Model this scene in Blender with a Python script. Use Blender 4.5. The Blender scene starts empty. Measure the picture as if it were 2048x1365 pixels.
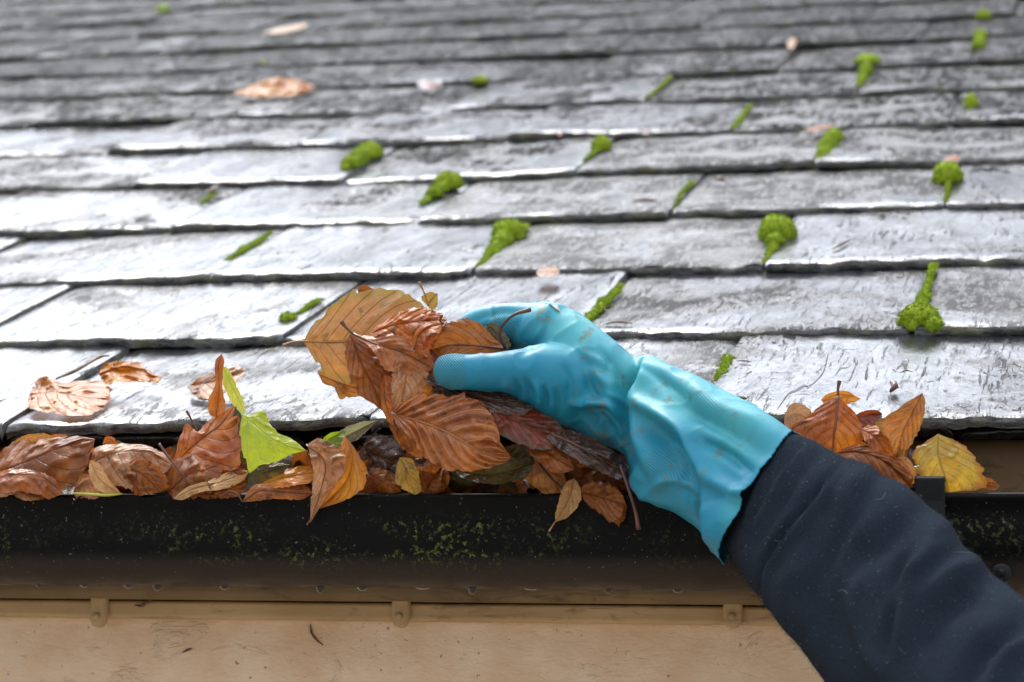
import bpy, bmesh, math, random
import numpy as np
from mathutils import Vector, Matrix, noise
random.seed(7)
R = math.radians
D = bpy.data
sc = bpy.context.scene
COL = sc.collection

# ------------------------------------------------------------------ camera
FPX = 4943.0            # focal length in photo pixels (photo 2048 wide)
PITCH = R(24)           # roof pitch
D0 = 1.9                # metres from the lens to the eave
Xc = Vector((21000, 328, 4943)).normalized()
Sc = Vector((1146, 1282, -4943)); Sc = (Sc - Sc.dot(Xc) * Xc).normalized()
Nc = Xc.cross(Sc)
Yc = Sc * math.cos(PITCH) - Nc * math.sin(PITCH)
Zc = Sc * math.sin(PITCH) + Nc * math.cos(PITCH)
CW = Matrix(((Xc.x, Xc.y, Xc.z), (Yc.x, Yc.y, Yc.z), (Zc.x, Zc.y, Zc.z)))   # camera -> world

def ray(px, py):
    return (CW @ Vector((px - 1024, 682.5 - py, -FPX))).normalized()
CAM = -ray(1024, 838) * D0
cd = D.cameras.new('camera'); co = D.objects.new('camera', cd); COL.objects.link(co)
co.matrix_world = Matrix.Translation(CAM) @ CW.to_4x4()
cd.sensor_width = 36; cd.lens = 36 * FPX / 2048; cd.clip_start = .05; cd.clip_end = 900
cd.dof.use_dof = True; cd.dof.focus_distance = 1.84; cd.dof.aperture_fstop = 9
sc.camera = co

# ------------------------------------------------------------------ world, sun, exposure
SUN_AZ, SUN_EL = R(-34), R(60)      # azimuth from +Y (over the ridge), towards -X
sun_dir = Vector((math.sin(SUN_AZ) * math.cos(SUN_EL), math.cos(SUN_AZ) * math.cos(SUN_EL), math.sin(SUN_EL)))
w = D.worlds.new('World'); sc.world = w; w.use_nodes = True
nt = w.node_tree; nt.nodes.clear()
glow_dir = Vector((math.sin(R(-33)) * math.cos(R(38)), math.cos(R(-33)) * math.cos(R(38)), math.sin(R(38))))   # the brightest part of the cloud
def nd(t, typ, **k):
    n = t.nodes.new(typ)
    for a, b in k.items(): setattr(n, a, b)
    return n
out = nd(nt, 'ShaderNodeOutputWorld'); bg = nd(nt, 'ShaderNodeBackground')
sky = nd(nt, 'ShaderNodeTexSky', sky_type='NISHITA', sun_disc=False)
sky.sun_elevation = SUN_EL; sky.sun_rotation = SUN_AZ; sky.air_density = 1; sky.dust_density = 3
tc = nd(nt, 'ShaderNodeTexCoord')
vm = nd(nt, 'ShaderNodeVectorMath', operation='DOT_PRODUCT'); vm.inputs[1].default_value = glow_dir
nrm = nd(nt, 'ShaderNodeVectorMath', operation='NORMALIZE')
nt.links.new(tc.outputs['Generated'], nrm.inputs[0]); nt.links.new(nrm.outputs[0], vm.inputs[0])
glow = nd(nt, 'ShaderNodeMapRange', interpolation_type='SMOOTHSTEP')
glow.inputs[1].default_value = .76; glow.inputs[2].default_value = .985; glow.inputs[3].default_value = 8.5; glow.inputs[4].default_value = 25.5
nt.links.new(vm.outputs['Value'], glow.inputs[0])
sep = nd(nt, 'ShaderNodeSeparateXYZ'); nt.links.new(nrm.outputs[0], sep.inputs[0])
elev = nd(nt, 'ShaderNodeMapRange', interpolation_type='SMOOTHSTEP')       # low sky darkened to dim the upper slates' reflection
elev.inputs[1].default_value = .50; elev.inputs[2].default_value = .62; elev.inputs[3].default_value = .05; elev.inputs[4].default_value = 1.0
nt.links.new(sep.outputs['Z'], elev.inputs[0])
nz = nd(nt, 'ShaderNodeTexNoise'); nz.inputs['Scale'].default_value = 5; nz.inputs['Detail'].default_value = 6
nt.links.new(nrm.outputs[0], nz.inputs['Vector'])
cl = nd(nt, 'ShaderNodeMapRange'); cl.inputs[1].default_value = .3; cl.inputs[2].default_value = .7; cl.inputs[3].default_value = .7; cl.inputs[4].default_value = 1.15
nt.links.new(nz.outputs['Fac'], cl.inputs[0])
m1 = nd(nt, 'ShaderNodeMath', operation='MULTIPLY'); m2 = nd(nt, 'ShaderNodeMath', operation='MULTIPLY')
nt.links.new(glow.outputs[0], m1.inputs[0])
side_ = nd(nt, 'ShaderNodeMapRange', interpolation_type='SMOOTHSTEP')        # low darkening only over the ridge; the garden side is dimmed separately
side_.inputs[1].default_value = -.25; side_.inputs[2].default_value = .35
nt.links.new(sep.outputs['Y'], side_.inputs[0])
el2 = nd(nt, 'ShaderNodeMix', data_type='FLOAT'); 
frt = nd(nt, 'ShaderNodeMapRange', interpolation_type='SMOOTHSTEP'); frt.inputs[1].default_value = -.05; frt.inputs[2].default_value = .75; frt.inputs[3].default_value = .20  # low garden-side sky dimmed to cut the front fill
nt.links.new(sep.outputs['Z'], frt.inputs[0]); nt.links.new(frt.outputs[0], el2.inputs[2])
nt.links.new(side_.outputs[0], el2.inputs[0]); 
lobe_dir = Vector((math.sin(R(-31)) * math.cos(R(34)), math.cos(R(-31)) * math.cos(R(34)), math.sin(R(34))))      # bright lobe added to lift the left slates' reflection
vb = nd(nt, 'ShaderNodeVectorMath', operation='DOT_PRODUCT'); vb.inputs[1].default_value = lobe_dir; nt.links.new(nrm.outputs[0], vb.inputs[0])
bmr = nd(nt, 'ShaderNodeMapRange', interpolation_type='SMOOTHSTEP'); bmr.inputs[1].default_value = .975; bmr.inputs[2].default_value = .9985; bmr.inputs[4].default_value = .36
nt.links.new(vb.outputs['Value'], bmr.inputs[0])
bad = nd(nt, 'ShaderNodeMath', operation='ADD'); nt.links.new(elev.outputs[0], bad.inputs[0]); nt.links.new(bmr.outputs[0], bad.inputs[1])
nt.links.new(bad.outputs[0], el2.inputs[3]); nt.links.new(el2.outputs[0], m1.inputs[1])
nt.links.new(m1.outputs[0], m2.inputs[0]); nt.links.new(cl.outputs[0], m2.inputs[1])
cc = nd(nt, 'ShaderNodeVectorMath', operation='SCALE'); cc.inputs[0].default_value = (.92, .97, 1.07)
nt.links.new(m2.outputs[0], cc.inputs['Scale'])
mx = nd(nt, 'ShaderNodeMix', data_type='RGBA'); mx.inputs[0].default_value = .9
nt.links.new(sky.outputs[0], mx.inputs[6]); nt.links.new(cc.outputs[0], mx.inputs[7])
nt.links.new(mx.outputs[2], bg.inputs[0]); bg.inputs[1].default_value = .11
nt.links.new(bg.outputs[0], out.inputs[0])
sd = D.lights.new('sun', 'SUN'); sd.energy = 1.1; sd.angle = R(24); sd.color = (1, .95, .86)
so = D.objects.new('sun', sd); COL.objects.link(so); so.rotation_euler = sun_dir.to_track_quat('Z', 'Y').to_euler()
sc.view_settings.view_transform = 'Standard'; sc.view_settings.look = 'None'
sc.view_settings.exposure = 1.2; sc.view_settings.gamma = 1; sc.view_settings.use_curve_mapping = False
try: sc.cycles.max_bounces = 8; sc.cycles.use_denoising = True
except Exception: pass

# ------------------------------------------------------------------ measuring helpers
Sw = Vector((0, math.cos(PITCH), math.sin(PITCH))); Nw = Vector((0, -math.sin(PITCH), math.cos(PITCH)))
YR = -.065                                    # gutter rim plane
def W(px, py, d=0.0):                         # point seen at a photo pixel, d mm in front of the gutter rim
    r = ray(px, py); t = (YR - d * .001 - CAM.y) / r.y
    return CAM + r * t
def RF(px, py, h=0.0):                        # roof-local (x, s) seen at a photo pixel
    r = ray(px, py); t = (h - CAM.dot(Nw)) / r.dot(Nw); p = CAM + r * t
    return p.x, p.dot(Sw), t
def rl(x, s, z=0.0): return Vector((x, 0, 0)) + Sw * s + Nw * z
def proj(p):
    q = CW.transposed() @ (p - CAM)
    return 1024 - q.x / q.z * FPX, 682.5 + q.y / q.z * FPX
PX = D0 / FPX                                 # metres per photo pixel at the eave
ROOFM = Matrix(((1, 0, 0, 0), (0, Sw.y, Nw.y, 0), (0, Sw.z, Nw.z, 0), (0, 0, 0, 1)))

def tag(o, label=None, cat=None, group=None, kind=None):
    if label: o['label'] = label
    if cat: o['category'] = cat
    if group: o['group'] = group
    if kind: o['kind'] = kind
    return o
def empty(name, loc, label, cat, group=None):
    o = D.objects.new(name, None); COL.objects.link(o); o.location = loc; o.empty_display_size = .02
    return tag(o, label, cat, group)
def mesh(name, vs, fs, mat, parent=None, loc=None, uvs=None, smooth=True, mats=None, fm=None, local=False):
    """vs in world coordinates unless local; the object's origin is put at loc (or at the parent's)."""
    me = D.meshes.new(name)
    off = Vector((0, 0, 0)) if local else (parent.location if parent else (Vector(loc) if loc is not None else Vector(vs[0])))
    if not local: vs = [Vector(v) - off for v in vs]
    me.from_pydata([tuple(v) for v in vs], [], [tuple(f) for f in fs])
    if uvs is not None:
        l = me.uv_layers.new(name='UVMap')
        arr = np.empty(len(me.loops) * 2, dtype=np.float32)
        vi = np.empty(len(me.loops), dtype=np.int32); me.loops.foreach_get('vertex_index', vi)
        u = np.array(uvs, dtype=np.float32)[vi]; l.data.foreach_set('uv', u.ravel())
    for m in (mats or [mat]): me.materials.append(m)
    if fm is not None: me.polygons.foreach_set('material_index', np.array(fm, dtype=np.int32))
    if smooth: me.polygons.foreach_set('use_smooth', np.ones(len(me.polygons), dtype=bool))
    me.update()
    o = D.objects.new(name, me); COL.objects.link(o)
    if parent: o.parent = parent
    elif not local: o.location = off
    return o
def cr(pts, n):                                # arc-length resampled Catmull-Rom
    P = np.array([list(p) for p in pts], float)
    if len(P) == 2:
        t = np.linspace(0, 1, n)[:, None]; return P[0] * (1 - t) + P[1] * t
    A = np.vstack([2 * P[0] - P[1], P, 2 * P[-1] - P[-2]])
    o = []
    for i in range(1, len(A) - 2):
        for t in np.linspace(0, 1, 24, endpoint=False):
            p0, p1, p2, p3 = A[i - 1], A[i], A[i + 1], A[i + 2]
            o.append(.5 * (2 * p1 + (p2 - p0) * t + (2 * p0 - 5 * p1 + 4 * p2 - p3) * t * t + (3 * p1 - p0 - 3 * p2 + p3) * t ** 3))
    o.append(A[-2]); o = np.array(o)
    s = np.concatenate([[0], np.cumsum(np.linalg.norm(np.diff(o[:, :3], axis=0), axis=1))])
    q = np.linspace(0, s[-1], n)
    return np.stack([np.interp(q, s, o[:, k]) for k in range(o.shape[1])], 1)
def tube(pts, rad, seg=8, vs=None, fs=None, cap=True, cr_n=None):
    if vs is None: vs, fs = [], []
    P = [Vector(p) for p in pts]; rr = list(rad) if hasattr(rad, '__len__') else [rad] * len(P)
    if cr_n:
        q = cr([list(p) + [r] for p, r in zip(P, rr)], cr_n); P = [Vector(a[:3]) for a in q]; rr = [a[3] for a in q]
    b0 = len(vs); up = None
    for i, p in enumerate(P):
        t = (P[min(i + 1, len(P) - 1)] - P[max(i - 1, 0)]).normalized()
        if up is None: up = t.orthogonal().normalized()
        up = (up - up.dot(t) * t).normalized(); sd_ = t.cross(up)
        for k in range(seg):
            a = 2 * math.pi * k / seg; vs.append(p + (up * math.cos(a) + sd_ * math.sin(a)) * rr[i])
    for i in range(len(P) - 1):
        for k in range(seg):
            a = b0 + i * seg + k; b = b0 + i * seg + (k + 1) % seg
            fs.append((a, b, b + seg, a + seg))
    if cap:
        fs.append(tuple(b0 + k for k in reversed(range(seg)))); e = b0 + (len(P) - 1) * seg
        fs.append(tuple(e + k for k in range(seg)))
    return vs, fs

# ------------------------------------------------------------------ material helpers
class MT:
    def __init__(s, name):
        s.m = D.materials.new(name); s.m.use_nodes = True; s.t = s.m.node_tree
        s.b = s.t.nodes['Principled BSDF']; s.o = s.t.nodes['Material Output']
    def n(s, typ, **k): return nd(s.t, typ, **k)
    def l(s, a, b): s.t.links.new(a, b)
    def noise(s, vec, scale, detail=4, rough=.55, dist=0):
        n = s.n('ShaderNodeTexNoise'); n.inputs['Scale'].default_value = scale; n.inputs['Detail'].default_value = detail
        n.inputs['Roughness'].default_value = rough; n.inputs['Distortion'].default_value = dist
        if vec is not None: s.l(vec, n.inputs['Vector'])
        return n.outputs['Fac']
    def mp(s, vec, scale, loc=(0, 0, 0), rot=(0, 0, 0)):
        n = s.n('ShaderNodeMapping'); n.inputs['Scale'].default_value = scale; n.inputs['Location'].default_value = loc
        n.inputs['Rotation'].default_value = rot
        s.l(vec, n.inputs['Vector']); return n.outputs[0]
    def rng(s, v, a, b, c=0., d=1., smooth=True):
        n = s.n('ShaderNodeMapRange'); n.interpolation_type = 'SMOOTHSTEP' if smooth else 'LINEAR'
        for i, x in enumerate((a, b, c, d)): n.inputs[i + 1].default_value = x
        s.l(v, n.inputs[0]); return n.outputs[0]
    def mix(s, f, a, b):
        n = s.n('ShaderNodeMix', data_type='RGBA')
        for i, x in ((0, f), (6, a), (7, b)):
            if hasattr(x, 'is_linked'): s.l(x, n.inputs[i])
            elif i == 0: n.inputs[0].default_value = x
            else: n.inputs[i].default_value = (*x, 1) if len(x) == 3 else x
        return n.outputs[2]
    def math(s, op, a, b=None, clamp=False):
        n = s.n('ShaderNodeMath', operation=op, use_clamp=clamp)
        for i, x in enumerate((a, b)):
            if x is None: continue
            if hasattr(x, 'is_linked'): s.l(x, n.inputs[i])
            else: n.inputs[i].default_value = x
        return n.outputs[0]
    def bump(s, h, strength, dist, prev=None):
        n = s.n('ShaderNodeBump'); n.inputs['Distance'].default_value = dist
        if hasattr(strength, 'is_linked'): s.l(strength, n.inputs['Strength'])
        else: n.inputs['Strength'].default_value = strength
        s.l(h, n.inputs['Height'])
        if prev is not None: s.l(prev, n.inputs['Normal'])
        return n.outputs[0]
    def set(s, **k):
        nm = dict(col='Base Color', rough='Roughness', nor='Normal', spec='Specular IOR Level', coat='Coat Weight', coatr='Coat Roughness', ior='IOR', tr='Transmission Weight', coatn='Coat Normal', sheen='Sheen Weight', sheenr='Sheen Roughness')
        for a, v in k.items():
            i = s.b.inputs[nm[a]]
            if hasattr(v, 'is_linked'): s.l(v, i)
            else: i.default_value = (*v, 1) if a == 'col' else v
        return s.m
    def obj(s): return s.n('ShaderNodeTexCoord').outputs['Object']
    def attr(s, name, out='Fac'): return s.n('ShaderNodeAttribute', attribute_name=name).outputs[out]

# slate face: wet split stone, streaky along the slope
def slate_mat():
    M = MT('wet_slate'); v = M.obj(); r = M.attr('rnd')
    cv = M.n('ShaderNodeCombineXYZ'); M.l(M.math('MULTIPLY', r, 37.), cv.inputs[0]); M.l(M.math('MULTIPLY', r, 91.), cv.inputs[1])
    va = M.n('ShaderNodeVectorMath', operation='ADD'); M.l(v, va.inputs[0]); M.l(cv.outputs[0], va.inputs[1]); vv = va.outputs[0]
    streak = M.noise(M.mp(vv, (55, 11, 30), rot=(0, 0, .18)), 1, 8, .62, .6)
    fine = M.noise(M.mp(vv, (330, 110, 200)), 1, 6, .65)
    big = M.noise(vv, 5.5, 5, .6, .5)
    grit = M.noise(M.mp(vv, (150, 55, 90)), 1, 8, .7, 1.2)
    steps = M.math('FLOOR', M.math('MULTIPLY', M.noise(M.mp(vv, (26, 8, 10)), 1, 7, .6, .9), 16))
    spx = M.n('ShaderNodeSeparateXYZ'); M.l(v, spx.inputs[0])
    up_ = M.math('ADD', M.rng(spx.outputs['Y'], .15, 2.4, -.12, .28, False), M.rng(spx.outputs['X'], -.6, .5, -.07, .05, False))   # the upper, right part of the roof is drier; also dims its sheen
    rough_area = M.rng(M.math('ADD', M.math('ADD', big, up_), M.math('MULTIPLY', r, .22)), .50, .70)     # where the stone stands out of the water film
    col = M.mix(M.rng(streak, .3, .72), (.014, .015, .018), (.050, .052, .058))
    col = M.mix(M.rng(big, .45, .75), col, (.045, .040, .038))
    col = M.mix(M.rng(M.math('ADD', grit, M.math('MULTIPLY', rough_area, .1)), .60, .72), col, (.018, .017, .016))
    ol = M.rng(M.noise(vv, 21, 5, .7), .64, .78, 0, .5)
    col = M.mix(ol, col, (.075, .085, .035))
    rgh = M.math('ADD', M.math('MULTIPLY', M.rng(fine, .3, .7), .05), M.rng(rough_area, 0, 1, .055, .26))
    grain = M.noise(M.mp(vv, (250, 17, 90), rot=(0, 0, .16)), 1, 6, .62, .3)
    fl = M.noise(M.mp(vv, (190, 60, 120), rot=(0, 0, .2)), 1, 7, .68, .8); fl2 = M.noise(M.mp(vv, (75, 13, 40), rot=(0, 0, .2)), 1, 6, .7, .5)
    thr = M.math('SUBTRACT', .65, M.math('MULTIPLY', rough_area, .165))
    dry = M.math('MAXIMUM', M.rng(M.math('SUBTRACT', fl, thr), -.02, .05), M.rng(M.math('SUBTRACT', fl2, thr), .0, .05), True)
    dry = M.math('MULTIPLY', dry, M.rng(M.noise(vv, 13, 3), .35, .55, .25, 1))
    gl_ = M.math('SUBTRACT', grain, M.math('MULTIPLY', rough_area, .05))
    dry = M.math('MAXIMUM', dry, M.math('MULTIPLY', M.rng(grain, .57, .625), M.rng(M.noise(M.mp(vv, (30, 9, 20)), 1, 4, .6), .44, .62, .0, .9)), True)
    rip = M.noise(M.mp(vv, (60, 210, 90), rot=(0, 0, .5)), 1, 5, .6, 1.2)
    ck = M.noise(M.mp(vv, (26, 3.2, 10), rot=(0, 0, .12)), 1, 2, .5, .3); ckl = M.rng(M.math('ABSOLUTE', M.math('SUBTRACT', ck, .5)), 0, .010, 1, 0)
    dry = M.math('MAXIMUM', dry, M.math('MULTIPLY', ckl, M.rng(M.noise(M.mp(vv, (9, 4, 4)), 1, 3), .56, .64, 0, .8)), True)
    dry = M.math('MAXIMUM', dry, M.math('MULTIPLY', M.rng(rip, .64, .68), M.rng(M.noise(vv, 7, 3), .52, .64, 0, .8)), True)
    col = M.mix(dry, col, (.020, .018, .017)); rgh = M.math('ADD', rgh, M.math('MULTIPLY', dry, .35))
    col = M.mix(M.rng(grain, .54, .68, 0, .6), col, (.018, .018, .019))
    b0 = M.bump(grain, .32, .0012)
    b1 = M.bump(streak, .40, .0030, b0)
    b2 = M.bump(steps, .45, .0008, b1)
    b3 = M.bump(grit, M.rng(rough_area, 0, 1, .10, 1.0), .0036, b2)
    b4 = M.bump(M.math('MULTIPLY', dry, -1.), .8, .0012, M.bump(fine, .08, .0006, b3))
    M.set(col=col, rough=rgh, nor=b4, spec=M.math('MAXIMUM', M.math('SUBTRACT', M.math('MULTIPLY', M.math('ADD', .48, M.math('MULTIPLY', r, .55)), M.rng(spx.outputs['Y'], .6, 2.4, 1, .20)), M.math('MULTIPLY', dry, .62)), .02))  # specular faded up the slope to darken the far rows' sky reflection
    return M.m
def edge_mat():
    M = MT('slate_edge'); v = M.obj()
    n = M.noise(M.mp(v, (60, 60, 240)), 1, 6, .7); n2 = M.noise(v, 28, 5, .65); n3 = M.noise(v, 170, 4, .7)
    c = M.mix(M.rng(n, .35, .65), (.05, .05, .05), (.24, .24, .24))
    c = M.mix(M.rng(n2, .48, .66), c, (.24, .24, .15))
    c = M.mix(M.rng(n3, .56, .68, 0, .7), c, (.34, .34, .29))
    M.set(col=c, rough=.55, nor=M.bump(M.math('ADD', n, n3), .9, .003), spec=.4, coat=.25, coatr=.25); return M.m
def moss_mat():
    M = MT('moss'); v = M.obj(); n = M.noise(v, 260, 4, .7); n2 = M.noise(v, 30, 4); h = M.attr('tip')
    c = M.mix(M.rng(n2, .35, .65), (.22, .32, .015), (.40, .50, .02)); c = M.mix(M.rng(n, .35, .7), (.13, .22, .012), c)
    c = M.mix(M.rng(M.noise(v, 75, 4, .6), .58, .72, 0, .45), c, (.12, .11, .02))
    c = M.mix(M.math('MULTIPLY', h, .8), c, (.40, .50, .035))
    M.set(col=c, rough=.75, spec=.2, nor=M.bump(n, .6, .002)); return M.m
def gutter_mat():
    M = MT('black_gutter_plastic'); v = M.obj(); sp = M.n('ShaderNodeSeparateXYZ'); M.l(v, sp.inputs[0]); z = sp.outputs['Z']
    band = M.math('MULTIPLY', M.rng(z, -.060, -.046), M.rng(z, -.012, -.026))
    s1 = M.noise(v, 230, 6, .75); s2 = M.noise(M.mp(v, (14, 14, 30)), 1, 4, .6)
    f = M.math('MULTIPLY', M.rng(s1, .53, .58), M.math('MULTIPLY', band, M.math('MULTIPLY', M.rng(s2, .44, .60), M.rng(M.noise(M.mp(v, (5, 5, 5)), 1, 3, .5), .44, .60, .12, 1))), True)
    dust = M.rng(M.noise(M.mp(v, (20, 90, 90)), 1, 6, .6), .4, .75, 0, .35)
    c = M.mix(dust, (.003, .003, .003), (.008, .007, .006))
    c = M.mix(M.rng(z, -.042, -.056), c, (.034, .026, .021))        # underside painted lighter for the bounce off wall and ground
    c = M.mix(M.math('MULTIPLY', M.rng(M.noise(v, 420, 3), .68, .74), .6), c, (.25, .25, .22))
    c = M.mix(f, c, M.mix(M.rng(M.noise(v, 90), .4, .6), (.065, .078, .02), (.13, .145, .045)))
    M.set(col=c, rough=M.rng(M.noise(v, 40, 5), .3, .7, .33, .55), nor=M.bump(f, .8, .0012, M.bump(s2, .15, .001)), spec=.10); return M.m
def paint_mat(name, c1, c2, sc_=(6, 6, 20), grain=.5, crack=True):
    M = MT(name); v = M.obj(); n = M.noise(M.mp(v, sc_), 1, 7, .6); n2 = M.noise(v, 9, 5); n3 = M.noise(v, 160, 5, .7)
    c = M.mix(M.rng(n2, .3, .7), c1, c2)
    c = M.mix(M.rng(n3, .62, .72, 0, .55), c, tuple(x * .45 for x in c1))
    c = M.mix(M.rng(M.noise(M.mp(v, (12, 12, 45)), 1, 6, .7, 1.), .54, .68, 0, .65), c, tuple(x * .35 for x in c1))
    h = n
    if crack:
        k = M.noise(M.mp(v, (7, 40, 150)), 1, 3, .6, .4); ln = M.rng(M.math('ABSOLUTE', M.math('SUBTRACT', k, .5)), 0, .008, 1, 0)
        ln = M.math('MULTIPLY', ln, M.rng(M.noise(v, 6), .48, .6)); c = M.mix(M.math('MULTIPLY', ln, .75), c, (.05, .03, .015)); h = M.math('SUBTRACT', n, ln)
    M.set(col=c, rough=.6, nor=M.bump(n3, .25, .001, M.bump(h, grain, .003)), spec=.3); return M.m
def wall_mat():
    M = MT('ochre_render'); v = M.obj(); n = M.noise(v, 14, 7, .6); n2 = M.noise(M.mp(v, (30, 30, 60)), 1, 6, .65); n3 = M.noise(v, 220, 4, .7)
    c = M.mix(M.rng(n, .3, .7), (.75, .50, .30), (.87, .66, .46))
    blister = M.rng(M.noise(M.mp(v, (17, 17, 30)), 1, 5, .6, 1.5), .58, .74)
    c = M.mix(M.math('MULTIPLY', blister, .3), c, (.74, .58, .44))
    k = M.noise(M.mp(v, (20, 20, 50)), 1, 4, .6, .6); ln = M.rng(M.math('ABSOLUTE', M.math('SUBTRACT', k, .5)), 0, .006, 1, 0)
    ln = M.math('MULTIPLY', ln, M.rng(M.noise(v, 11), .53, .62)); c = M.mix(M.math('MULTIPLY', ln, .5), c, (.26, .15, .08))
    c = M.mix(M.rng(M.noise(v, 130, 3, .6), .67, .71, 0, .7), c, (.12, .07, .04))
    M.set(col=c, rough=.62, spec=.35, nor=M.bump(n3, .25, .0012, M.bump(n2, .6, .004, M.bump(M.math('ADD', n, blister), .5, .006)))); return M.m
def leaf_mat(name, c1, c2, vein, spot=(.05, .02, .008), gloss=.26, trans=.42, k=7, edge=None, coat=.35):
    M = MT('leaf_' + name); uvn = M.n('ShaderNodeUVMap'); sp = M.n('ShaderNodeSeparateXYZ'); M.l(uvn.outputs[0], sp.inputs[0]); v = M.obj()
    u, s = sp.outputs[0], M.math('ABSOLUTE', M.math('SUBTRACT', sp.outputs[1], .5)); s = M.math('MULTIPLY', s, 2)
    sk = M.math('MULTIPLY', M.math('POWER', s, 1.15), .33)
    ph = M.math('MULTIPLY', M.math('SUBTRACT', M.math('ADD', u, M.math('MULTIPLY', M.noise(v, 35, 2), .02)), sk), k)
    fr = M.math('ABSOLUTE', M.math('SUBTRACT', M.math('FRACT', ph), .5))
    side = M.rng(fr, .0, .07, 1, 0); mid = M.rng(s, .012, .05, 1, 0)
    net = M.n('ShaderNodeTexVoronoi', feature='DISTANCE_TO_EDGE'); net.inputs['Scale'].default_value = 420; M.l(v, net.inputs['Vector'])
    netl = M.rng(net.outputs['Distance'], 0, .12, 1, 0)
    n = M.noise(v, 28, 5, .6); n2 = M.noise(v, 75, 5, .7); n3 = M.noise(v, 260, 4, .7)
    c = M.mix(M.rng(n, .36, .64), c1, c2)
    c = M.mix(M.rng(n3, .35, .7, 0, .28), c, spot)
    c = M.mix(M.rng(n2, .56, .66, 0, .75), c, spot)
    blot = M.noise(v, 17, 4, .6, .8)
    c = M.mix(M.rng(blot, .57, .66, 0, .55), c, tuple(.45 * a + .55 * b for a, b in zip(c2, spot)))
    c = M.mix(M.rng(blot, .40, .32, 0, .6), c, tuple(min(1, a * 1.35 + .02) for a in c1))
    c = M.mix(M.rng(M.noise(v, 480, 3, .6), .66, .72, 0, .7), c, tuple(.5 * x for x in spot))
    if edge: c = M.mix(M.math('MULTIPLY', M.rng(M.math('ADD', s, M.math('MULTIPLY', n2, .5)), .95, 1.25), .85), c, edge)
    vl = M.math('MAXIMUM', M.math('MULTIPLY', side, .85), mid)
    c = M.mix(M.math('MULTIPLY', vl, .75), c, vein); c = M.mix(M.math('MULTIPLY', netl, .10), c, vein)
    hh = M.math('ADD', M.math('MULTIPLY', vl, 1.2), M.math('ADD', M.math('MULTIPLY', netl, .16), M.math('MULTIPLY', n2, .9)))
    nb = M.bump(hh, .55, .0012)
    M.set(col=c, rough=M.rng(n2, .3, .7, gloss, gloss + .16), nor=nb, spec=.38, coat=coat * .7, coatr=.10, coatn=M.bump(hh, .5, .0016))
    tb = M.n('ShaderNodeBsdfTranslucent'); M.l(c, tb.inputs[0]); ms = M.n('ShaderNodeMixShader'); ms.inputs[0].default_value = trans
    M.l(M.b.outputs[0], ms.inputs[1]); M.l(tb.outputs[0], ms.inputs[2]); M.l(ms.outputs[0], M.o.inputs[0]); return M.m
def flat_mat(name, c, rough=.5, c2=None, scale=60, bump=.3, **k):
    M = MT(name); v = M.obj(); n = M.noise(v, scale, 5, .6)
    M.set(col=M.mix(M.rng(n, .3, .7), c, c2 or tuple(x * .7 for x in c)), rough=rough, nor=M.bump(n, bump, .001), **k); return M.m
def glove_mat():
    M = MT('turquoise_rubber'); v = M.obj(); dirt_a = M.attr('grip'); uvn = M.n('ShaderNodeUVMap').outputs[0]
    n = M.noise(v, 16, 5, .6); n2 = M.noise(v, 90, 5, .7)
    c = M.mix(M.rng(n, .3, .7), (.004, .165, .290), (.008, .225, .345))
    wear_lit = M.attr('wear_lit')
    c = M.mix(M.math('MULTIPLY', wear_lit, M.rng(n, .2, .8, .55, 1.)), c, (.065, .37, .40))
    c = M.mix(M.math('MULTIPLY', M.rng(n2, .53, .66), M.rng(M.noise(v, 24, 3), .44, .58, 0, .75)), c, (.11, .15, .10))
    c = M.mix(M.rng(M.noise(v, 520, 3), .71, .75, 0, .7), c, (.03, .05, .04))
    vo = M.n('ShaderNodeTexVoronoi', feature='F1'); vo.inputs['Scale'].default_value = 1; vo.inputs['Randomness'].default_value = .0; M.l(M.mp(uvn, (1, 1, 1)), vo.inputs['Vector'])
    dots = M.rng(vo.outputs['Distance'], .15, .55, 1, 0)
    c = M.mix(M.math('MULTIPLY', M.math('MULTIPLY', dots, dirt_a), .45), c, (.16, .48, .50)); 
    h = M.math('MULTIPLY', dots, dirt_a)
    M.set(col=c, rough=M.rng(n2, .3, .7, .40, .55), nor=M.bump(h, .8, .0009, M.bump(n2, .12, .001, M.bump(n, .3, .003))), spec=.33)
    return M.m
def sleeve_mat():
    M = MT('navy_fleece'); v = M.obj(); uvn = M.n('ShaderNodeUVMap').outputs[0]
    n = M.noise(v, 900, 3, .7); n2 = M.noise(v, 25, 5); 
    wv = M.n('ShaderNodeTexWave', wave_type='BANDS', bands_direction='X'); wv.inputs['Scale'].default_value = 55; wv.inputs['Distortion'].default_value = .6; M.l(uvn, wv.inputs['Vector'])
    c = M.mix(M.rng(n2, .3, .7), (.0100, .0185, .0320), (.0160, .0280, .0450)); c = M.mix(M.rng(n, .35, .75, 0, .6), c, (.036, .045, .058))
    c = M.mix(M.rng(M.noise(v, 340, 2, .5), .735, .76, 0, .8), c, (.12, .14, .16))
    c = M.mix(M.math('MULTIPLY', wv.outputs['Fac'], .18), c, (.006, .008, .012))
    M.set(col=c, rough=.95, spec=.0, nor=M.bump(n, 1.0, .0018, M.bump(wv.outputs['Fac'], .35, .0008)), sheen=.03, sheenr=.85); return M.m

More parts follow.
